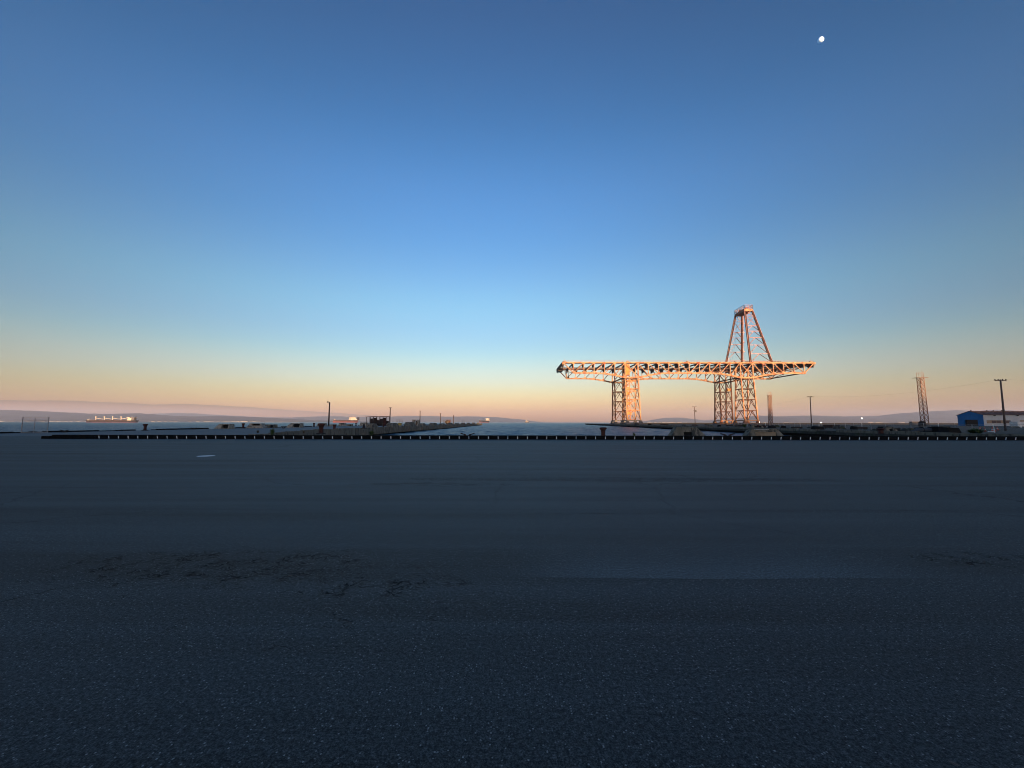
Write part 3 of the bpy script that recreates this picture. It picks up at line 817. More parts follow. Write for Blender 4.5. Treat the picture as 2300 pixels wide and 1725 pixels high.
# ------------------------------------------------------------------ fence panel at far left
def fence_panel():
    Y = 59.0; xs = [GX(47.5, Y), GX(75.5, Y), GX(106, Y)]
    root = empty('fence_panel', (xs[1], Y, 0), 'grey metal fence panel with three posts and a double top rail at the far left', 'fence')
    top = 2.25
    for i, x in enumerate(xs):
        mb = MB(); mb.cyl((x, Y, 0), (x, Y, top + (.1 if i != 1 else 0)), .055 if i != 1 else .035, n=8); mb.build('post', M['galv'], root)
    for z in (top - .02, top - .35):
        mb = MB(); mb.beam((xs[0], Y, z), (xs[2], Y, z), .07); mb.build('top_rail', M['galv'], root)
    mb = MB(); mb.beam((xs[0], Y, .1), (xs[2], Y, .1), .05); mb.build('bottom_rail', M['galv'], root)
    mb = MB(); n = 26; w = xs[2] - xs[0]
    for i in range(-14, n):
        for s in (1, -1):
            a = xs[0] + w * i / n; b_ = a + 1.9
            u0, u1 = max(a, xs[0]), min(b_, xs[2])
            if u1 <= u0: continue
            z0, z1 = .1 + (u0 - a), .1 + (u1 - a)
            if s < 0: z0, z1 = 2.0 - (u0 - a), 2.0 - (u1 - a)
            mb.beam((u0, Y, z0), (u1, Y, z1), .006)
    m = mb.build('wire_mesh', M['galv'], root); m['kind'] = 'stuff'
fence_panel()

# ------------------------------------------------------------------ ships
def ship_hull(mb, L, B, D, bow, draft=0, z0=0):
    """hull along +x (bow at +x), origin amidships on the waterline; sections lofted"""
    st = [(-.5, .62, .15), (-.47, .85, 0), (-.35, 1, 0), (.30, 1, 0), (.40, .82, 0), (.46, .48, .12), (.5, .06, .3)]
    k = len(mb.v); n = len(st)
    for t, w, sheer in st:
        x = t * L; hw = B / 2 * w; hb = hw * (.8 if abs(t) < .4 else .45)
        rake = bow * (t == .5)
        mb.v += [(x - rake, -hb, z0), (x - rake, hb, z0), (x, hw, D * (1 + sheer)), (x, -hw, D * (1 + sheer))]
    for i in range(n - 1):
        a = k + 4 * i; b_ = a + 4
        mb.face((a, b_, b_ + 1, a + 1)); mb.face((a + 1, b_ + 1, b_ + 2, a + 2)); mb.face((a + 2, b_ + 2, b_ + 3, a + 3)); mb.face((a + 3, b_ + 3, b_, a))
    mb.face((k, k + 1, k + 2, k + 3)); e = k + 4 * (n - 1); mb.face((e + 3, e + 2, e + 1, e))
def superstructure(root, x, B, D, L, levels, W0):
    mb = MB(); z = D
    for i in range(levels):
        w = W0 * (1 - .09 * i); mb.box(x - L / 2 * (1 - .1 * i), x + L / 2 * (1 - .02 * i), -w / 2, w / 2, z, z + 2.7); z += 2.72
    mb.box(x - L * .3, x + L * .42, -B / 2 - .5, B / 2 + .5, z, z + 2.4)
    o = mb.build('superstructure', M['ship_white'], root)
    mw = MB()
    zz = D
    for i in range(levels + 1):
        w = W0 * (1 - .09 * i)
        if i == levels: w = B + 1; xf = x + L * .42
        else: xf = x + L / 2 * (1 - .02 * i)
        for k_ in range(7):
            y = -w * .42 + w * .84 * k_ / 6
            mw.box(xf - .1, xf + .06, y - .5, y + .5, zz + 1.1, zz + 1.9)
        zz += 2.72
    mw.build('windows', M['glass_dark'], o)
    mb = MB(); mb.cyl((x + .5, 0, z + 2.4), (x + .5, 0, z + 9), .5, .2, 8); mb.beam((x + .5, -3, z + 6), (x + .5, 3, z + 6), .3); mb.build('mast', M['ship_white'], root)
    mb = MB(); mb.box(x - L * .95, x - L * .62, -2.5, 2.5, D, z + 1.5); mb.build('funnel', M['ship_hull'], root)
    return z
def ship(name, px, Y, rz, L, B, D, label, levels=4, hull_mat='ship_hull', cranes=0, boot=2.2, ssx=-.40, sl=14, sw=None, hatch=True, zoff=0, scale=1.0):
    root = empty(name, (0, 0, 0), label, 'ship')
    mb = MB(); ship_hull(mb, L, B, boot, 3); mb.build('boot_top', M['ship_red'], root)
    mb = MB(); ship_hull(mb, L * 1.004, B * 1.012, D, 2, z0=boot * .92); mb.build('hull', M[hull_mat], root)
    mb = MB(); mb.box(-L * .46, L * .40, -B * .42, B * .42, D + .02, D + .35); mb.build('deck', M['ship_deck'], root)
    superstructure(root, ssx * L, B, D, sl, levels, sw or B * .8)
    if hatch:
        for i in range(5):
            x = -.27 * L + i * .145 * L; mb = MB(); mb.box(x - .052 * L, x + .052 * L, -B * .28, B * .28, D + .37, D + 2.4); mb.build('hatch_cover', M['ship_deck'], root)
    for i in range(cranes):
        x = -.27 * L + (i + .5) * .165 * L
        mb = MB(); mb.cyl((x, 0, D), (x, 0, D + 12), 1.5, 1.2, 10); mb.build('crane_post', M['ship_white'], root)
        mb = MB(); mb.box(x - 1.9, x + 1.6, -1.8, 1.8, D + 12, D + 16.5); mb.build('crane_cab', M['ship_white'], root)
        mb = MB(); mb.beam((x - 1, 0, D + 9), (x - .145 * L, 0, D + 5.5), .9, 1.1); mb.build('crane_jib', M['ship_white'], root)
    mb = MB(); mb.box(.41 * L, .455 * L, -B * .2, B * .2, D * 1.12, D * 1.12 + 2); mb.cyl((.44 * L, 0, D * 1.1), (.44 * L, 0, D * 1.1 + 9), .4, .15, 6); mb.build('foremast', M['ship_white'], root)
    root.location = (GX(px, Y), Y, ZW + zoff); root.rotation_euler.z = rz; root.scale = (scale,) * 3
    return root
ship('bulk_carrier', 250, 1640, math.pi, 208, 31, 8.2, 'long dark bulk carrier with four white deck cranes at anchor on the left', cranes=4, levels=4, sl=17)
ship('red_tanker', 776, 2500, R(180 + 52), 165, 29, 15, 'reddish tanker with a tall bright superstructure behind the nearest lamp post', hull_mat='ship_hull2', levels=6, boot=6, hatch=False, sw=27, sl=44, ssx=-.30)
ship('distant_tanker', 1087, 3300, R(90 + 157), 170, 30, 17, 'small dark ship with a glowing white superstructure just past the left pier end', levels=6, hatch=False, boot=5, sw=27, sl=26)
def dredger():
    Y = 3200; root = empty('work_vessel', (GX(1183.5, Y), Y, ZW), 'tiny grey work vessel with a raised crane jib on the horizon', 'ship')
    x, y = root.location.x, Y
    mb = MB(); mb.hexa([(x - 15, y - 8, ZW), (x + 15, y - 8, ZW), (x + 15, y + 8, ZW), (x - 15, y + 8, ZW), (x - 17, y - 9, ZW + 7), (x + 18, y - 9, ZW + 7), (x + 18, y + 9, ZW + 7), (x - 17, y + 9, ZW + 7)]); mb.build('hull', M['ship_hull'], root)
    mb = MB(); mb.box(x - 12, x + 8, y - 7, y + 7, ZW + 7, ZW + 13); mb.box(x - 9, x + 3, y - 6, y + 6, ZW + 13, ZW + 18); mb.build('superstructure', M['crane_grey'], root)
    mb = MB(); mb.beam((x + 3, y, ZW + 12), (x - 11, y, ZW + 33), 2.2); mb.build('crane_jib', M['crane_grey'], root)
    mb = MB(); mb.beam((x + 12, y, ZW + 7), (x + 14, y, ZW + 16), 2); mb.build('mast', M['crane_grey'], root)
dredger()

# ------------------------------------------------------------------ the gantry crane
def crane():
    D1, D2 = 340.0, 384.0
    root = empty('gantry_crane', (P(1548, 948, D1).x, 362, 0), 'giant orange steel gantry crane with four lattice towers and a tall mast on the pier', 'crane')
    cr = M['crane_rust_shade']; cs, cp, cd, cg, co_ = M['crane'], M['crane_pale'], M['crane_dark'], M['crane_grey'], M['crane_orange']
    zt = P(1500, 814.6, D1).z; zb = P(1500, 838, D1).z; zj = P(1420, 848, D1).z
    xL = P(1265, 814, D1).x; tL0 = P(1404, 830, D1).x; tL1 = P(1433, 830, D1).x; tR0 = P(1663, 830, D1).x; tR1 = P(1691, 830, D1).x; xR = P(1828, 814, D1).x
    nodes = [xL + (tL0 - xL) * i / 6 for i in range(7)] + [tL1 + (tR0 - tL1) * i / 10 for i in range(11)] + [tR1 + (xR - tR1) * i / 6 for i in range(7)]
    NT = len(nodes)           # 25 nodes
    def bz(i):
        if i <= 3 or 10 <= i <= 14 or i >= 21: return zb
        if i in (6, 7, 17, 18): return zj
        d = {4: .14, 5: .50, 8: .50, 9: .12, 15: .12, 16: .50, 19: .50, 20: .14}[i]
        return zb + (zj - zb) * d
    for D, nm in ((D1, 'near'), (D2, 'far')):
        mb = MB()
        for i in range(NT - 1):
            mb.beam((nodes[i], D, zt), (nodes[i + 1], D, zt), 1.0, 1.25)
        tr = mb.build('truss', cs, root)
        mb = MB()
        for i in range(1, NT - 2):
            a, b_ = (nodes[i], D, bz(i)), (nodes[i + 1], D, bz(i + 1))
            mb.beam(a, b_, 1.1, 1.35)
        mb.build('bottom_chord', cs, tr)
        for i in range(1, NT - 1):
            mb = MB(); w = .95 if i in (6, 7, 17, 18) else .62
            mb.beam((nodes[i], D, bz(i) + .5), (nodes[i], D, zt - .5), w, .6); mb.build('vertical', cs, tr)
        # gusset plates
        for i in range(0, NT):
            z = zt; mb = MB(); mb.box(nodes[i] - 1.0, nodes[i] + 1.0, D - .62, D + .62, z - 1.35, z + .45)
            if 0 < i < NT - 1: mb.box(nodes[i] - 1.1, nodes[i] + 1.1, D - .64, D + .64, bz(i) - .3, bz(i) + 1.3)
            mb.build('gusset', cs, tr)
        for i in range(NT - 1):
            mb = MB()
            if i == 0: mb.beam((nodes[0], D, zt), (nodes[1], D, zb), .8)
            elif i == NT - 2: mb.beam((nodes[i], D, zb), (nodes[i + 1], D, zt), .8)
            elif i in (6, 17):
                mb.beam((nodes[i], D, zj), (nodes[i + 1], D, zt), .62); mb.beam((nodes[i], D + .05, zt), (nodes[i + 1], D + .05, zj), .62)
            elif i < 6 or 12 <= i < 17:
                mb.beam((nodes[i], D, bz(i)), (nodes[i + 1], D, zt), .58)
            else:
                mb.beam((nodes[i], D, zt), (nodes[i + 1], D, bz(i + 1)), .58)
            mb.build('diagonal', cs if nm == 'near' else cr, tr)  # far diagonals take the darker steel as painted shade
    # cross girders with deep haunches at both ends
    for i in range(NT):
        mb = MB(); x = nodes[i]; d = 3.3
        mb.box(x - .35, x + .35, D1 + .63, D2 - .63, zt - 1.0, zt - .05)
        for s, D in ((1, D1 + .63), (-1, D2 - .63)):
            pts = [(D, zt - 1.001), (D + s * 8.5, zt - 1.001), (D + s * 6.5, zt - d), (D, zt - d - .6)]
            k = len(mb.v); mb.v += [(x - .3, y, z) for y, z in pts] + [(x + .3, y, z) for y, z in pts]
            mb.face((k, k + 1, k + 2, k + 3)); mb.face((k + 7, k + 6, k + 5, k + 4))
            for q in range(4): mb.face((k + q, k + 4 + q, k + 4 + (q + 1) % 4, k + (q + 1) % 4))
        mb.build('cross_girder', cd, root)
    # runway deck strips and lateral bracing under the top chord
    for D in (D1 + 6.5, D2 - 6.5):
        mb = MB(); mb.box(xL + .5, xR - .5, D - .55, D + .55, zt - .045, zt + .85); mb.build('runway_girder', cd, root)
    for i in range(14, NT - 1):
        mb = MB(); mb.beam((nodes[i], D1 + 1, zt - .55), (nodes[i + 1], D2 - 1, zt - .55), .32) if i % 2 == 0 else mb.beam((nodes[i], D2 - 1, zt - .55), (nodes[i + 1], D1 + 1, zt - .55), .32)
        mb.build('lateral_brace', cr, root)
    for i in (6, 7, 17, 18, 21, 23):
        mb = MB(); mb.beam((nodes[i], D1, bz(i) + .3), (nodes[i], D2, bz(i) + .3), .7, .9); mb.build('bottom_strut', cr, root)
    # machinery left between the trusses near the mast
    rnd = random.Random(12)
    for i in (15, 16, 17, 18, 19, 20, 21, 22):
        for s in (1,):
            mb = MB(); y0 = D1 + 12 + s * 14; mb.beam((nodes[i], y0, bz(i) + 1), (nodes[i + 1], y0, zt - 1), .5); mb.beam((nodes[i + 1], y0, bz(i) + 1.5), (nodes[i], y0, zt - 1), .45)
            mb.beam((nodes[i], y0, (zt + zb) / 2), (nodes[i + 1], y0, (zt + zb) / 2), .6); mb.build('inner_brace', cr, root)
    # left end frame and right end frame
    for x, s in ((nodes[0], -1), (nodes[-1], 1)):
        mb = MB(); mb.beam((x, D1, zt), (x, D2, zt), 1.0, 2.0); mb.build('end_girder', cd, root)
        x1 = nodes[1] if s < 0 else nodes[-2]
        mb = MB(); mb.beam((x, D1, zt), (x1, D2, zb), .45); mb.beam((x, D2, zt), (x1, D1, zb), .45); mb.beam((x - s * -.5, D1, zt - 2), (x - s * -.5, D2, zt - 2), .5); mb.build('end_brace', cs, root)
    if True:
        x = nodes[0]; mb = MB(); mb.box(x - 1.2, x + 3.5, D2 - 14, D2 - 2, zt - 3.4, zt - 1.1); mb.build('end_cabin', cd, root)
        mb = MB(); mb.beam((x + 7, D1 + 20, zt - 1), (x + 7, D1 + 20, zt - 9), .4); mb.cyl((x + 7, D1 + 20, zt - 11), (x + 7, D1 + 20, zt - 9), .9, .5, 8); mb.build('hook_block', cd, root)
    # handrails along both top chords
    for D in (D1 - .3, D2 + .3):
        mb = MB(); mb.beam((xL, D, zt + 1.75), (xR, D, zt + 1.75), .09); mb.beam((xL, D, zt + 1.2), (xR, D, zt + 1.2), .07)
        x = xL
        while x <= xR: mb.beam((x, D, zt + .6), (x, D, zt + 1.8), .09); x += 2.2
        mb.build('handrail', cs, root)
    for px, ytop in ((1268, 805), (1409, 807.5), (1543, 803), (1820, 804)):
        p = P(px, ytop, D1 + 3); mb = MB(); mb.beam((p.x, D1 + 3, zt), (p.x, D1 + 3, p.z), .12); mb.box(p.x - .8, p.x + 1.2, D1 + 2.4, D1 + 3.6, zt + .85, zt + 1.9); mb.build('beacon', cg, root)
    # towers
    levels = [3.4, 11.8, 21.2, 30.4, zj - .2]
    for tx0, tx1, left in ((tL0, tL1, True), (tR0, tR1, False)):
        for near in (True, False):
            if near: vt = (D1, D1 + 8.0); vb = (D1 - 3.2, D1 + 12.0)
            else: vt = (D2, D2 - 8.5); vb = (D2 + 3.5, D2 - 8.8)
            def C(cx, ci, z):
                t = z / zj
                return Vector((cx + (cx - (tx0 + tx1) / 2) * .02 * (1 - t), vb[ci] + (vt[ci] - vb[ci]) * t, z))
            mb = MB()
            for z0_, z1_ in ((1.2, 3.4),):
                for ci in (0, 1):
                    mb.beam(C(tx0, ci, z1_), C(tx1, ci, z1_), .8, .7); mb.beam(C(tx0, ci, z0_), C(tx1, ci, z0_), .8, .9)
                for cx in (tx0, tx1):
                    mb.beam(C(cx, 0, z1_), C(cx, 1, z1_), .8, .7); mb.beam(C(cx, 0, z0_), C(cx, 1, z0_), .8, .9)
            tw = mb.build('tower', cg if (left) else cs, root)  # left base frame grey: its shade is painted by material
            for cx in (tx0, tx1):
                for ci in (0, 1):
                    mb = MB(); mb.beam(C(cx, ci, .9), C(cx, ci, zj if ci == 0 else zt - 1), .9, .9, up=(0, 1, 0)); mb.build('column', cs if near else cr, tw)  # far columns darker: shade put into their colour
                    p = C(cx, ci, 1); mb = MB(); mb.hexa([(p.x - 1.9, p.y - 1.1, .35), (p.x + 1.9, p.y - 1.1, .35), (p.x + 1.9, p.y + 1.1, .35), (p.x - 1.9, p.y + 1.1, .35), (p.x - .8, p.y - .8, 3.6), (p.x + .8, p.y - .8, 3.6), (p.x + .8, p.y + .8, 3.6), (p.x - .8, p.y + .8, 3.6)])
                    for s in (-1.2, 1.2): mb.cyl((p.x + s, p.y - .5, .45), (p.x + s, p.y + .5, .45), .45, n=12)
                    mb.build('bogie', cg if left else cs, tw)  # left bogies painted as shaded, right ones as sunlit
            for k_ in range(4):
                za, zb_ = levels[k_], levels[k_ + 1]
                for ci in (0, 1):
                    mb = MB(); mb.beam(C(tx0, ci, zb_), C(tx1, ci, zb_), .5, .6); mb.build('strut', cr if not (near and left) else cs, tw)  # bright steel paints the sun on the near left tower only
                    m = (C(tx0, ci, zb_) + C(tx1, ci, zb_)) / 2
                    for cx in (tx0, tx1): mb = MB(); mb.beam(C(cx, ci, za), m, .42); mb.build('brace', cr if not (near and left) else cs, tw)  # braces split into sunlit and shaded colours likewise
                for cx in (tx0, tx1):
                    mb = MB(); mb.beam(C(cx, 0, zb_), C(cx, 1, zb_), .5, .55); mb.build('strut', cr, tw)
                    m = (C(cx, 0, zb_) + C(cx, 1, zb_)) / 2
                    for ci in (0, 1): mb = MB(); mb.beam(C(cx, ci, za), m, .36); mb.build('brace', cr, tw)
            if near and left:    # stair tower inside the left near leg
                xs_ = tx0 + 2.0
                for k_ in range(9):
                    z = 4 + k_ * 4.2; mb = MB()
                    mb.box(xs_ - 1.4, xs_ + 1.6, D1 + .6, D1 + 3.6, z, z + .25); mb.beam((xs_ - 1.2, D1 + 1, z), (xs_ + 6.5, D1 + 1.4, z + 4.0 if k_ % 2 else z - 0.1), .45)
                    mb.build('stair_flight', co_, tw)
                    if k_ in (1, 3, 5, 6):
                        mb = MB(); mb.box(xs_ - 1.5, xs_ + 1.5, D1 + .3, D1 + .5, z + .3, z + 2.5); mb.build('casing_panel', co_, tw)
                mb = MB(); mb.box(tx0 + .7, tx0 + 4.2, D1 + .8, D1 + 5, zj + 2.2, zt - 1.2); mb.build('machine_house', co_, tw)
                mb = MB()
                for k_ in range(5): mb.beam((tx0 + .6, D1 + .6, 4 + k_ * 7.6), (tx0 + 4.0, D1 + .6, 4 + k_ * 7.6 + 3.6), .35)
                for x in (tx0 + 3.6,): mb.beam((x, D1 + .6, 3), (x, D1 + .6, zj), .4)
                mb.build('stair_frame', co_, tw)
                for z in (14, 17.4, 24, 27.6, 33.5):
                    mb = MB(); mb.beam((tx0, D1 + .4, z), (tx1, D1 + .4, z), .35, .45); mb.build('strut', cs, tw)
            if not near and not left:
                p = C(tx1, 1, 31); mb = MB(); mb.box(p.x - 3.2, p.x - .6, p.y, p.y + 2, 31.2, 33.6); mb.build('machine_house', co_, tw)
    # mast: A-frame whose two ladder faces stand on the two trusses
    nb = [P(1686, 811.5, D1), P(1733, 811.5, D1)]; fb_ = [P(1628.5, 829, D2), P(1665.6, 829, D2)]
    for q in nb + fb_: q.z = zt + .6
    zm = P(1680, 694, 354).z
    YN, YF = 354.0, 371.0
    nt_ = [P(1672.5, 694, YN), P(1687.5, 694, YN)]; ft = [P(1653, 706, YF), P(1666.5, 706, YF)]
    for q in nt_ + ft: q.z = zm
    H = zm - nb[0].z
    fr = [0, (811.5 - 794) / 117.5, (811.5 - 775) / 117.5, (811.5 - 759) / 117.5, (811.5 - 744.5) / 117.5, (811.5 - 732.5) / 117.5, (811.5 - 710.5) / 117.5, .985]
    faces = []
    for b2, t2 in ((nb, nt_), (fb_, ft)):
        mb = MB()
        mast = None
        for k_ in range(len(fr)):
            pass
        mb.beam(b2[0].lerp(t2[0], fr[0]), b2[1].lerp(t2[1], fr[0]), .7, .7)
        mast = mb.build('mast_frame', cp, root)
        for s in (0, 1):
            mb = MB(); mb.beam(b2[s], t2[s], 1.3, 1.0, up=(0, 1, 0)); mb.build('mast_leg', M['mast_shade'], mast)
            mb = MB(); q = Vector(((-.75 if s == 0 else .75), -.1, 0)); mb.beam(b2[s] + q, t2[s] + q, .22, 1.3, up=(0, 1, 0)); mb.build('leg_lit_edge', cp, mast)  # pale strip paints the sunlit outer edge of the leg
        for k_ in range(len(fr) - 1):
            a0, a1 = b2[0].lerp(t2[0], fr[k_]), b2[1].lerp(t2[1], fr[k_]); c0, c1 = b2[0].lerp(t2[0], fr[k_ + 1]), b2[1].lerp(t2[1], fr[k_ + 1])
            mb = MB(); mb.beam(c0, c1, .42, .5); mb.build('strut', cp, mast)
            if k_ >= 5:
                mb = MB(); mb.beam(a0, c1, .36); mb.build('brace', cp, mast); mb = MB(); mb.beam(a1 + Vector((0, .4, 0)), c0 + Vector((0, .4, 0)), .36); mb.build('brace', cp, mast)
            else:
                m = (c0 + c1) / 2
                mb = MB(); mb.beam(a0, m, .38); mb.build('brace', cp, mast); mb = MB(); mb.beam(a1, m, .42); mb.build('brace', cr, mast)  # left brace coloured as sunlit, right brace as shaded
    # head platform
    mb = MB(); x0, x1 = min(nt_[0].x, ft[0].x) - .6, max(nt_[1].x, ft[1].x) + .6
    quad = [nt_[0] + Vector((-.7, -1, 0)), nt_[1] + Vector((.7, -1, 0)), ft[1] + Vector((.7, 1, 0)), ft[0] + Vector((-.7, 1, 0))]
    mb.hexa([q + Vector((0, 0, -2.1)) for q in quad] + [q + Vector((0, 0, .0)) for q in quad]); mb.build('head_platform', cs, root)
    mb = MB()
    up = Vector((0, 0, 3.4))
    for k_ in range(4):
        a, b_ = quad[k_], quad[(k_ + 1) % 4]
        mb.beam(a + up, b_ + up, .28); mb.beam(a + up * .5, b_ + up * .5, .2)
        n_ = 5 if k_ % 2 else 2
        for j in range(n_ + 1):
            q = a.lerp(b_, j / n_); mb.beam(q, q + up, .22)
            if j < n_: mb.beam(q, a.lerp(b_, (j + 1) / n_) + up, .18)
    mb.build('head_railing', cp, root)
    c = (quad[0] + quad[2]) / 2
    for s in (-4.5, 0, 4.5):
        mb = MB(); mb.cyl((c.x - .8, c.y + s, c.z + 1.4), (c.x + .8, c.y + s, c.z + 1.4), 1.3, n=14); mb.build('sheave', cp, root)
    # ladder and cables
    mb = MB(); p = P(1669.5, 811, D2 - 3); p2 = P(1669, 706, YF - 2)
    p.z = zt; p2.z = zm - 2
    for s in (-.35, .35): mb.beam(p + Vector((s, 0, 0)), p2 + Vector((s, 0, 0)), .16)
    for j in range(60):
        q = p.lerp(p2, j / 60); mb.beam(q + Vector((-.35, 0, 0)), q + Vector((.35, 0, 0)), .1)
    for j in (.15, .32, .5, .68, .85): q = p.lerp(p2, j); mb.box(q.x - .8, q.x + .8, q.y - .6, q.y + .6, q.z, q.z + .8)
    mb.build('ladder', cp, root)
    mb = MB()
    for s in (-.6, .8): mb.beam((c.x + s - 9, 374, zt), (c.x + s - 1, 366, zm - 2), .07)
    mb.build('cable', cd, root)
    # mast feet plates on the deck
    mb = MB(); mb.box(nb[0].x - 4, nb[1].x + 9, D1 + 1.1, D1 + 2.4, zt + .3, zt + 1.3); mb.build('mast_base_girder', M['rust'], root)
crane()

# ------------------------------------------------------------------ rails / kerb and far sea wall on the right pier
mb = MB(); mb.hexa([(x, y, z) for z in (0, 1.35) for x, y in ((150, 576), (1490, 637), (1490, 638), (150, 577))])
tag(mb.build('sea_wall', M['dark']), 'low grey sea wall along the far side of the right pier', 'wall')
def right_edge():
    root = empty('pier_kerb', (prx(60), 60, 0), 'low broken concrete kerb along the basin edge of the right pier', 'kerb')
    y = 47.5; rnd = random.Random(21)
    while y < 570:
        L_ = rnd.choice((4.5, 6, 7.5)); 
        if rnd.random() > .06:
            mb = MB(); h = rnd.uniform(.14, .34); j = rnd.uniform(-.03, .0); mb.hexa([(prx(q) + e + j, q, z) for z in (-.28, h) for e, q in ((0, y), (.8, y), (.8, y + L_ - .12), (0, y + L_ - .12))]); mb.build('kerb_stone', M['concrete'], root)
        y += L_
right_edge()

# ------------------------------------------------------------------ clutter on the right pier
GD = 'dark low debris blocks scattered over the right pier'
def debris_proto(i):
    mb = MB(); rnd = random.Random(100 + i)
    if i % 3 == 0:
        w, d, h = rnd.uniform(1.2, 2.6), rnd.uniform(.8, 1.4), rnd.uniform(.5, 1.0)
        mb.hexa([(-w / 2, -d / 2, 0), (w / 2, -d / 2, 0), (w / 2, d / 2, 0), (-w / 2, d / 2, 0), (-w / 2 * .7, -d / 2 * .8, h), (w / 2 * .8, -d / 2 * .8, h * .9), (w / 2 * .8, d / 2 * .8, h * .9), (-w / 2 * .7, d / 2 * .8, h)])
    elif i % 3 == 1:
        w, h = rnd.uniform(1.6, 3.2), rnd.uniform(.5, .9); mb.box(-w / 2, w / 2, -.5, .5, .15, h); mb.box(-w / 2 + .1, -w / 2 + .3, -.4, .4, 0, .15); mb.box(w / 2 - .3, w / 2 - .1, -.4, .4, 0, .15)
    else:
        for _ in range(7):
            x, y, s = rnd.uniform(-1, 1), rnd.uniform(-.6, .6), rnd.uniform(.25, .6)
            mb.hexa([(x - s, y - s, 0), (x + s, y - s * .8, 0), (x + s, y + s, 0), (x - s * .8, y + s, 0), (x - s * .5, y - s * .4, s * 1.1), (x + s * .4, y - s * .5, s * .9), (x + s * .5, y + s * .4, s * 1.2), (x - s * .4, y + s * .5, s)])
    o = mb.build('debris_block', M[('dark', 'dark_iron', 'rubble')[i % 3]]); return o
protos = [debris_proto(i) for i in range(6)]; seen = {}
used = set(); rnd = random.Random(31)
spots = []
for i in range(34):
    px = 1465 + (2300 - 1465) * (i + rnd.uniform(-.3, .3)) / 34
    dx = rnd.uniform(2.5, 24); Y = (62 + dx) / ((px - 1151.5) / 900 - .0711); X0 = prx(Y) + dx
    spots.append((X0, Y))
for i in range(14):
    yy = rnd.uniform(120, 330); spots.append((prx(yy) + rnd.uniform(5, 60), yy))
spots = [(x, y) for x, y in spots if not (y < 78 and 2150 < 1151.5 + x * 900 / y < 2300)]
for i, (x, y) in enumerate(spots):
    p = protos[i % 6]
    if i % 6 in used: p = p.copy(); col.objects.link(p)
    used.add(i % 6); s = rnd.uniform(.8, 1.4)
    p.location = (x, y, 0); p.scale = (s, s, s * rnd.uniform(.8, 1.1)); p.rotation_euler.z = rnd.uniform(-.3, .3)
    pxs = 1151.5 + x * 900 / y
    lms = ((1330, 'the tip of the right pier'), (1420, 'the left crane towers'), (1500, 'the gap between the crane towers'), (1562, 'the pole with two crossarms'), (1620, 'the middle crane tower'), (1680, 'the right crane tower'), (1728, 'the slim lattice mast'), (1775, 'the fence end'), (1821, 'the lone utility pole'),
           (1850, 'the low lit lamp'), (1936, 'the high lit lamp'), (1979, 'the squat bollard'), (2045, 'the tarpaulin roll'), (2078, 'the tall lattice mast'), (2114, 'the black crate'), (2165, 'the blue gable'), (2215, 'the orange cones'), (2250, 'the tall leaning pole'), (2290, 'the white trailer'))
    lm = min(lms, key=lambda q: abs(q[0] - pxs)); dd = pxs - lm[0]
    pos = 'in line with' if abs(dd) < 6 else ('just left of' if dd < 0 else 'just right of')
    kind_ = ('tapered concrete lump', 'flat footed block', 'small rubble heap')[i % 3]
    key = (kind_, pos, lm[1]); seen.setdefault(key, []).append(p)
    tag(p, 'dark %s %s %s' % (kind_, pos, lm[1]), 'debris', GD)
for v in seen.values():
    v.sort(key=lambda q: q.location.y)
    if len(v) > 1:
        for q, w in zip(v, ('nearest', 'second nearest', 'third nearest', 'fourth nearest', 'fifth nearest')): q['label'] = q['label'].replace('dark ', '%s ' % w, 1)

# long tarpaulin roll and its box
Yt = 74.0; xa, xb = GX(2045, Yt), GX(2100, Yt); root = empty('tarp_roll', ((xa + xb) / 2, Yt, 0), 'long dark blue-grey tarpaulin roll lying left of a black crate on the right pier', 'tarpaulin')
mb = MB(); n = 14; segs = 12
for i in range(segs + 1):
    t = i / segs; x = xa + (xb - xa) * t; r = .42 * (1 - .75 * max(0, .35 - t) / .35) * (1 + .1 * noise.noise(Vector((t * 9, 0, 0))))
    for k_ in range(n):
        a = 2 * math.pi * k_ / n; q = r * (1 + .12 * noise.noise(Vector((t * 6, math.cos(a), math.sin(a)))))
        mb.v.append((x, Yt + math.cos(a) * q * 1.3, q + math.sin(a) * q))
for i in range(segs):
    for k_ in range(n):
        j = (k_ + 1) % n; mb.face((i * n + k_, i * n + j, (i + 1) * n + j, (i + 1) * n + k_))
mb.face(tuple(reversed(range(n)))); mb.face(tuple(segs * n + k_ for k_ in range(n)))
mb.build('roll', M['tarp'], root, True)
for t in (.45, .8):
    mb = MB(); x = xa + (xb - xa) * t; mb.cyl((x - .05, Yt, .43), (x + .05, Yt, .43), .58, n=16); mb.build('strap', M['dark'], root)
mb = MB(); mb.box(-1, 1, -.6, .6, 0, .98); mb.box(-1.05, 1.05, -.65, .65, .98, 1.06)
thing(mb, 'black_crate', M['dark'], (GX(2114, 73), 73, 0), 'black crate right of the tarpaulin roll', 'crate')
root = trapezoid_block('concrete_block', GX(2131, 72), 72, 1.5, .5, .95, .9, 'dark steep wedge block leaning against the black crate on the right pier', 'wedge blocks on the right pier', M['concrete'], off=-.3)
trapezoid_block('concrete_block', GX(1998, 75), 75, 2.6, 1.5, .85, 1.0, 'dark wedge block behind the squat bollard on the right pier', 'wedge blocks on the right pier', M['concrete'], recess=(-.3, .4, .1, .6, .4))
trapezoid_block('concrete_block', GX(1700, 128), 128, 4, 2.6, 1.0, 1.2, 'dark wedge block at the foot of the near lattice mast', 'wedge blocks on the right pier', M['concrete'], recess=(-1.0, 1.2, .1, .7, .4))

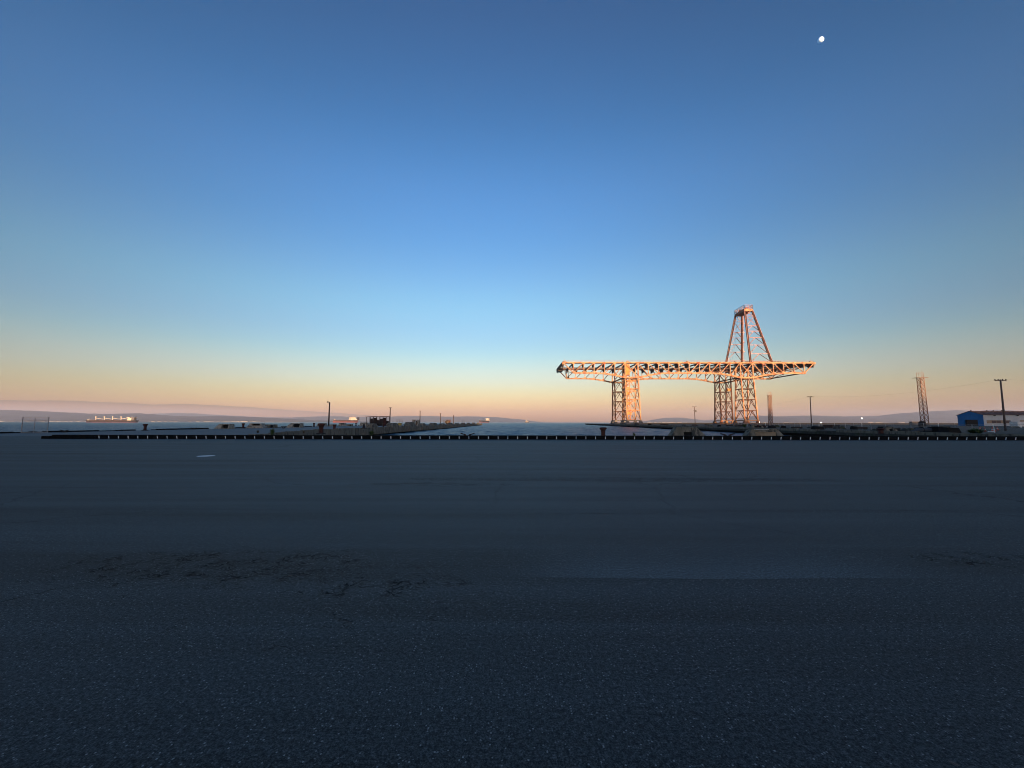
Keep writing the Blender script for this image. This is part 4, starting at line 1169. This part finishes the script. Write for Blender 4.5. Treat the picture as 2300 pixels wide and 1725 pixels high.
# chain link fence on the right pier
def fence():
    root = empty('chain_fence', (90, 100, 0), 'sagging chain link fence with thin grey posts on the right pier', 'fence')
    A, B = Vector((82.5, 62, 0)), Vector((112, 205, 0)); n = 36; tops = []
    rnd = random.Random(8)
    for i in range(n + 1):
        p = A.lerp(B, i / n) + Vector((rnd.uniform(-.15, .15), rnd.uniform(-.8, .8), 0)); lean = Vector((rnd.uniform(-.14, .10), 0, 0)); h = 1.5 + rnd.uniform(-.06, .2)
        mb = MB(); mb.beam(p, p + lean + Vector((0, 0, h)), .06 if rnd.random() > .3 else .1); mb.build('post', M['galv'] if rnd.random() > .3 else M['white'], root); tops.append(p + lean + Vector((0, 0, h - .08)))
    mb = MB()
    for a, b_ in zip(tops, tops[1:]):
        mb.beam(a, b_, .035); mb.beam(a - Vector((0, 0, .7)), b_ - Vector((0, 0, .7)), .02)
    mb.build('top_wire', M['galv'], root)
    mb = MB()
    for a, b_ in zip(tops, tops[1:]):
        for j in range(12):
            q = a.lerp(b_, j / 12); q2 = a.lerp(b_, (j + 4) / 12); mb.beam(q, Vector((q2.x, q2.y, .05)), .009); mb.beam(Vector((q.x, q.y, .05)), q2, .009)
    o = mb.build('wire_mesh', M['galv'], root); o['kind'] = 'stuff'
fence()

# traffic cones
def cone_proto():
    root = empty('traffic_cone', (0, 0, 0), 'x', 'traffic cone', 'orange traffic cones on the right pier')
    mb = MB(); mb.box(-.2, .2, -.2, .2, 0, .05); mb.build('base', M['dark'], root)
    mb = MB(); mb.lathe([(.17, .05), (.06, .82), (.05, .85)], 12); mb.build('body', M['cone'], root, True)
    mb = MB(); mb.lathe([(.128, .38), (.104, .54)], 12); mb.build('white_band', M['white'], root)
    return root
cp2 = cone_proto(); uc2 = []
for px, Y, s, lean, lab in ((2201.5, 79, 1.05, .03, 'thin leftmost orange traffic cone in front of the blue warehouse'), (2213, 77, 1.0, -.05, 'orange traffic cone standing second from the left'),
                            (2229, 76, 1.1, .1, 'orange traffic cone, left of the closely set pair'), (2234.5, 75, 1.25, -.22, 'largest orange traffic cone leaning left, right of the closely set pair'), (2241.5, 92, 1.0, -.18, 'farther pale orange cone nearest to the utility pole')):
    o = place(cp2, uc2, GX(px, Y), Y, 0, (s, s), lab, 'orange traffic cones on the right pier'); o.rotation_euler.y = lean
mb = MB(); mb.lathe([(.0, 0), (.5, .02), (.42, .2), (.1, .26)], 14)
thing(mb, 'sand_bag', M['white'], (GX(2227, 74), 74, 0), 'small white sand bag at the foot of the paired cones', 'sand bag', smooth=True)

# ------------------------------------------------------------------ utility poles
def utility_pole(px, Y, ytop, label, width, lower=False, x_top=None, r=.17, arms=True):
    x = GX(px, Y); t = P(x_top or px, ytop, Y)
    h = t.z; root = empty('utility_pole', (x, Y, 0), label, 'utility pole', 'timber utility poles on the right pier')
    top = Vector((t.x if x_top else x, Y, h)); base = Vector((x, Y, 0))
    mb = MB(); mb.cyl(base, top, r, r * .7, 10); mb.build('pole', M['wood_pole'], root, True)
    w = width
    mb = MB(); mb.beam(top + Vector((-w / 2, 0, -.25)), top + Vector((w / 2, 0, -.25)), .12, .16); mb.build('crossarm', M['wood_pole'], root)
    for s in (-.48, -.2, .2, .48):
        mb = MB(); q = top + Vector((s * w, 0, -.17)); mb.cyl(q, q + Vector((0, 0, .28)), .07, .09, 8); mb.build('insulator', M['dark_iron'], root)
    if lower:
        mb = MB(); mb.beam(top + Vector((-w * .36, 0, -2.6)), top + Vector((w * .38, 0, -2.6)), .12); mb.build('crossarm', M['wood_pole'], root)
        mb = MB(); mb.cyl(top + Vector((w * .33, 0, -3.5)), top + Vector((w * .33, 0, -2.4)), .35, n=10); mb.build('transformer', M['crane_grey'], root)
    return top
tops = {}
tops['a'] = utility_pole(2258.5, 88, 852.5, 'tall leaning timber utility pole in front of the pale warehouse wall', 2.5, r=.19, x_top=2247)
tops['b'] = utility_pole(1823, 150, 890, 'utility pole right of the near lattice mast, standing alone before the hills', 2.3, r=.2, x_top=1819.5)
tops['c'] = utility_pole(1561.5, 260, 913, 'utility pole with two crossarms and a transformer between the crane legs', 2.6, True, r=.22)
tops['d'] = utility_pole(1644.5, 250, 905.5, 'thin utility pole between the two right crane towers', 2.2, r=.16, x_top=1643)
tops['e'] = utility_pole(2560, 120, 845, 'utility pole beyond the right edge', 2.5)
def wire(a, b_, sag, label, off):
    mb = MB(); n = 14; prev = None
    for i in range(n + 1):
        t = i / n; q = a.lerp(b_, t) + Vector((off, 0, .1 - 4 * sag * t * (1 - t)))
        if prev is not None: mb.beam(prev, q, .012)
        prev = q
    o = mb.build('power_line', M['dark_iron']); tag(o, label, 'power line', 'thin sagging power lines')
wire(tops['b'], tops['a'], 1.6, 'thin sagging wire from the lone pole to the tall leaning pole', .4)
wire(tops['a'], tops['e'], 1.0, 'thin wire running right from the tall leaning pole', .9)
wire(tops['d'], tops['b'], 2.6, 'thin sagging wire from the crane towers to the lone pole', .2)

# ------------------------------------------------------------------ lattice masts
def lattice_mast(pxb, pxt, Y, ytop, wb, label, bays, head, th=1.0):
    b = Vector((GX(pxb, Y), Y, 0)); t = P(pxt, ytop, Y)
    root = empty('lattice_mast', b, label, 'mast', 'rusty lattice floodlight masts')
    w = wb / 2; H = t.z; corners = [(-w, -w), (w, -w), (w, w), (-w, w)]
    def C(k, z):
        f = z / H; cx = b.x + (t.x - b.x) * f; s = 1 - .12 * f
        return Vector((cx + corners[k][0] * s, Y + corners[k][1] * s, z))
    for k in range(4):
        mb = MB(); mb.beam(C(k, 0), C(k, H), .2); mb.build('leg', M['lattice'], root)
    for i in range(bays):
        z0, z1 = H * i / bays, H * (i + 1) / bays
        mb = MB()
        for k in range(4):
            j = (k + 1) % 4; mb.beam(C(k, z0), C(j, z1), .16); mb.beam(C(j, z0), C(k, z1), .16)
        for k in range(4): mb.beam(C(k, z1), C((k + 1) % 4, z1), .13)
        mb.build('bay_bracing', M['lattice'], root)
    mb = MB(); z = H; W2 = head
    mb.box(t.x - W2, t.x + W2, Y - wb * .7, Y + wb * .7, z, z + .14); mb.build('platform', M['lattice'], root)
    mb = MB()
    for s in (-.6, -.2, .2, .6): mb.beam((t.x + s * W2, Y, z), (t.x + s * W2, Y, z + head * .95), .1)
    mb.beam((t.x - W2 * .62, Y, z + head * .9), (t.x + W2 * .62, Y, z + head * .9), .14); mb.beam((t.x + W2 * .4, Y, z), (t.x + W2 * .4, Y, z + head * 1.5), .06); mb.build('head_frame', M['lattice'], root)
lattice_mast(2078, 2067, 205, 849, 2.1, 'tall rusty lattice mast with a flat head platform, left of the blue warehouse', 11, 2.9)
lattice_mast(1731, 1728.5, 270, 887.5, 1.8, 'slimmer lattice mast just right of the crane', 9, 1.8)
mb = MB(); mb.cyl((0, 0, 0), (0, 0, 1.8), 1.3, n=14); mb.lathe([(1.3, 1.8), (.9, 2.4), (.1, 2.6)], 14)
thing(mb, 'small_tank', M['dark_iron'], (GX(2072, 185), 185, 0), 'dark small tank at the foot of the tall lattice mast', 'tank', smooth=False)

# ------------------------------------------------------------------ blue warehouse
def warehouse():
    X0, Y0, Y1, X1 = GX(2210.5, 235), 235.0, 248.6, 330.0
    ze = P(2210, 931.5, Y0).z; zr = P(2181, 923.5, 241.5).z; ym = (Y0 + Y1) / 2; ZB = -.0
    root = empty('blue_warehouse', (X0, Y0, 0), 'long warehouse with a bright blue gable end, pale side wall and rusty brown roof', 'warehouse')
    mb = MB()      # gable
    dz = 3.6; dy0, dy1 = Y0 + 2.9, Y0 + 9.8
    def quad(a): k = len(mb.v); mb.v += a; mb.face(tuple(range(k, k + len(a))))
    quad([(X0, Y1, 0), (X0, dy1, 0), (X0, dy1, dz), (X0, Y1, dz)]); quad([(X0, dy0, 0), (X0, Y0, 0), (X0, Y0, dz), (X0, dy0, dz)])
    quad([(X0, Y1, dz), (X0, Y0, dz), (X0, Y0, ze), (X0, ym, zr), (X0, Y1, ze)])
    g = mb.build('gable_wall', M['blue_wall'], root)
    mb = MB()
    y = Y0 + .35
    while y < Y1:
        if not (dy0 - .05 < y < dy1 + .05): mb.box(X0 - .06, X0 - .002, y - .05, y + .05, 0, ze)
        y += .7
    mb.build('cladding_rib', M['blue_wall'], g)
    mb = MB(); mb.box(X0 + .5, X0 + .6, dy0, dy1, 0, dz); mb.build('door', M['glass_dark'], root)
    mb = MB(); mb.box(X0 - .08, X0 + .2, dy0 - .15, dy1 + .15, dz, dz + .16); mb.box(X0 - .08, X0 + .2, dy0 - .15, dy0, 0, dz); mb.box(X0 - .08, X0 + .2, dy1, dy1 + .15, 0, dz); mb.build('door_frame', M['blue_wall'], root)
    # side wall in bays with windows recessed between
    wins = [(GX(2217.5, Y0), GX(2271, Y0)), (GX(2292, Y0), GX(2345, Y0))]; z0, z1 = P(2240, 951, Y0).z, P(2240, 944, Y0).z
    mb = MB(); mb.box(X0 + .01, X1, Y0, Y0 + .2, 0, z0); mb.box(X0 + .01, X1, Y0, Y0 + .2, z1, ze - .01)
    xs = [X0 + .01] + [w for p in wins for w in p] + [X1]
    for a, b_ in zip(xs[0::2], xs[1::2]): mb.box(a, b_, Y0, Y0 + .2, z0, z1)
    mb.build('side_wall', M['pale_wall'], root)
    mb = MB(); mb.box(X0 + .01, X1, Y1 - .2, Y1, 0, ze - .01); mb.box(X1 - .2, X1, Y0 + .2, Y1 - .2, 0, ze - .01); mb.build('back_wall', M['pale_wall'], root)
    for a, b_ in wins:
        n = 5; w = (b_ - a) / n
        fr = MB(); fr.box(a, b_, Y0 - .03, Y0 + .06, z1 - .14, z1); fr.box(a, b_, Y0 - .03, Y0 + .06, z0, z0 + .14)
        for i in range(n + 1): fr.box(a + w * i - .07, a + w * i + .07, Y0 - .03, Y0 + .06, z0 + .14, z1 - .14)
        wo = fr.build('window', M['tan'], root)
        for i in range(n):
            mb = MB(); mb.box(a + w * i + .07, a + w * (i + 1) - .07, Y0 + .07, Y0 + .1, z0 + .14, z1 - .14); mb.build('pane', M['tan'] if i in (0, 3) else M['wood_pole'], wo)
    for s, (ya, yb, za, zb_) in enumerate(((Y0 - .5, ym, ze - .2, zr), (Y1 + .5, ym, ze - .2, zr))):
        mb = MB(); mb.hexa([(X0 - .35, ya, za), (X1 + .3, ya, za), (X1 + .3, yb, zb_), (X0 - .35, yb, zb_)] + [(X0 - .35, ya, za + .12), (X1 + .3, ya, za + .12), (X1 + .3, yb, zb_ + .12), (X0 - .35, yb, zb_ + .12)]); rf = mb.build('roof', M['brown_roof'], root)
        mb = MB(); x = X0 + .3
        while x < X1: mb.beam((x, ya, za + .15), (x, yb, zb_ + .15), .1, .1); x += 1.1
        mb.build('roof_rib', M['brown_roof'], rf)
    for px in (2192, 2228, 2243, 2262):
        x = GX(px, 240); mb = MB(); mb.cyl((x, ym, zr), (x, ym, zr + .55), .3, n=8); mb.build('roof_vent', M['dark_iron'], root)
    for px in (2235.5, 2287.5):
        x = GX(px, Y0); mb = MB(); mb.box(x - .4, x + .4, Y0 - .5, Y0 - .002, ze - .75, ze - .3); mb.build('wall_lamp', M['dark_iron'], root)
    mb = MB(); mb.box(X0 - .1, X0 - .002, Y0 - .08, Y0 - .002, 0, ze - .25); mb.build('downpipe', M['blue_wall'], root)
warehouse()
mb = MB(); mb.box(-4.2, 4.2, -1.2, 1.2, .5, 2.1); mb.box(-4.2, 4.2, -1.22, 1.22, 2.1, 2.2)
for s in (-3.2, 3.0): mb.cyl((s, -1.25, .5), (s, 1.25, .5), .5, n=14)
thing(mb, 'white_trailer', M['white'], (GX(2303, 150), 150, 0), 'low white trailer in front of the warehouse at the right edge', 'trailer')
mb = MB(); mb.box(-3, 3, -1.2, 1.2, 0, 2.6); mb.box(-3.2, 3.2, -1.4, 1.4, 2.6, 2.8)
thing(mb, 'low_hut', M['crane_grey'], (GX(2054, 330), 330, 0), 'low grey hut left of the tall lattice mast', 'hut')

# ------------------------------------------------------------------ small lit lamps
def small_lamp(px, py, Y, label):
    p = P(px, py, Y); root = empty('floodlight', (p.x, Y, 0), label, 'lamp', 'small lit lamps on the right pier')
    mb = MB(); mb.cyl((p.x, Y, 0), (p.x, Y, p.z - .2), .06, n=6); mb.build('pole', M['galv'], root)
    mb = MB(); mb.lathe([(.02, -.18), (.14, -.11), (.18, 0), (.14, .11), (.02, .18)], 10, (p.x, Y, p.z)); mb.build('bulb', M['lit'], root, True)
small_lamp(1844, 949.3, 190, 'small lit lamp low on the right pier, right of the lone utility pole')
small_lamp(1936, 939.2, 180, 'small lit lamp shining in front of the right hills')
small_lamp(1706, 948, 300, 'small lit lamp at the foot of the right crane tower')

# ------------------------------------------------------------------ weeds
def weed(cx, Y, w, h, n, label, mat, seed):
    rnd = random.Random(seed); mb = MB()
    for _ in range(n):
        a = rnd.uniform(0, 6.28); r = rnd.uniform(.1, 1) * w / 2; hh = h * rnd.uniform(.4, 1)
        b0 = Vector((rnd.uniform(-.15, .15) * w, rnd.uniform(-.15, .15) * w, 0)); tip = Vector((math.cos(a) * r, math.sin(a) * r, hh)); mid = b0.lerp(tip, .55) + Vector((0, 0, hh * .18))
        s = Vector((-math.sin(a), math.cos(a), 0)) * rnd.uniform(.015, .04) * (1 + w)
        k = len(mb.v); mb.v += [tuple(b0 - s * .4), tuple(b0 + s * .4), tuple(mid + s), tuple(mid - s), tuple(tip)]
        mb.face((k, k + 1, k + 2, k + 3)); mb.face((k + 3, k + 2, k + 4))
        if rnd.random() < .6:
            q = b0.lerp(tip, rnd.uniform(.4, .9)); u = Vector((rnd.uniform(-1, 1), rnd.uniform(-1, 1), rnd.uniform(-.3, .6))).normalized() * .1 * (.5 + w)
            k = len(mb.v); mb.v += [tuple(q), tuple(q + u + s), tuple(q + u * 2), tuple(q + u - s)]; mb.face((k, k + 1, k + 2, k + 3))
    thing(mb, 'weed', mat, (cx, Y, 0), label, 'weed', 'weeds growing on the quay and piers')
weed(GX(611, 52), 52, .85, .85, 90, 'green spiky weed growing behind the kerb left of the largest bollard', M['weed'], 1)
weed(GX(1425, 45.6), 45.6, .6, .62, 26, 'thin green weed on the quay edge right of the rusty bollard', M['weed'], 2)
weed(GX(834, 51), 51, .9, .62, 110, 'dense dark green weed at the shore end of the basin wall', M['weed'], 3)
weed(GX(579, 62), 62, .6, .45, 30, 'dry wispy weed on the left pier deck', M['dry_weed'], 4)
weed(GX(682, 62), 62, .5, .4, 30, 'dry wispy weed near the small horn cleat', M['dry_weed'], 5)
weed(GX(2192, 63), 63, 2.6, .75, 260, 'wide dark green weed patch at the right pier edge below the cones', M['weed'], 6)
weed(GX(1672, 150), 150, 2.2, 1.2, 160, 'green weed patch on the right pier below the crane', M['weed'], 7)
# dark shrub-like cone pile on the pier wall
mb = MB(); mb.lathe([(.62, 0), (.6, .12), (.30, .18), (.22, .55), (.12, .9), (.03, 1.15)], 9)
thing(mb, 'capstan', M['dark_iron'], (GX(817, 84), 84, .35), 'dark conical capstan on the basin wall left of the humped blocks', 'capstan')
# planks and rubble by the bollard root
mb = MB(); mb.box(-.6, .6, -.25, .25, 0, .14); mb.box(-.3, .5, -.2, .2, .14, .25)
thing(mb, 'rubble_slab', M['concrete'], (GX(637, 60), 60, 0), 'low broken slab on the deck left of the largest bollard', 'rubble')
mb = MB(); mb.lathe([(.75, 0), (.7, .1), (.35, .24), (.05, .28)], 10)
thing(mb, 'rubble_slab', M['dark'], (GX(73, 60), 60, 0), 'low dark mound at the foot of the metal fence panel', 'rubble')
# rough stones along the far-left pier edge
def edge_stones():
    root = empty('edge_kerb', (PL0, 60, 0), 'broken dark timber kerb along the seaward edge of the left pier', 'kerb')
    y = 48; rnd = random.Random(2)
    while y < 300:
        L_ = rnd.uniform(1, 5.5)
        if rnd.random() > .25:
            mb = MB(); mb.box(PL0 + .05, PL0 + .5, y, y + L_ - .2, 0, rnd.uniform(.12, .3)); mb.build('kerb_timber', M['dark'], root)
        y += L_
edge_stones()
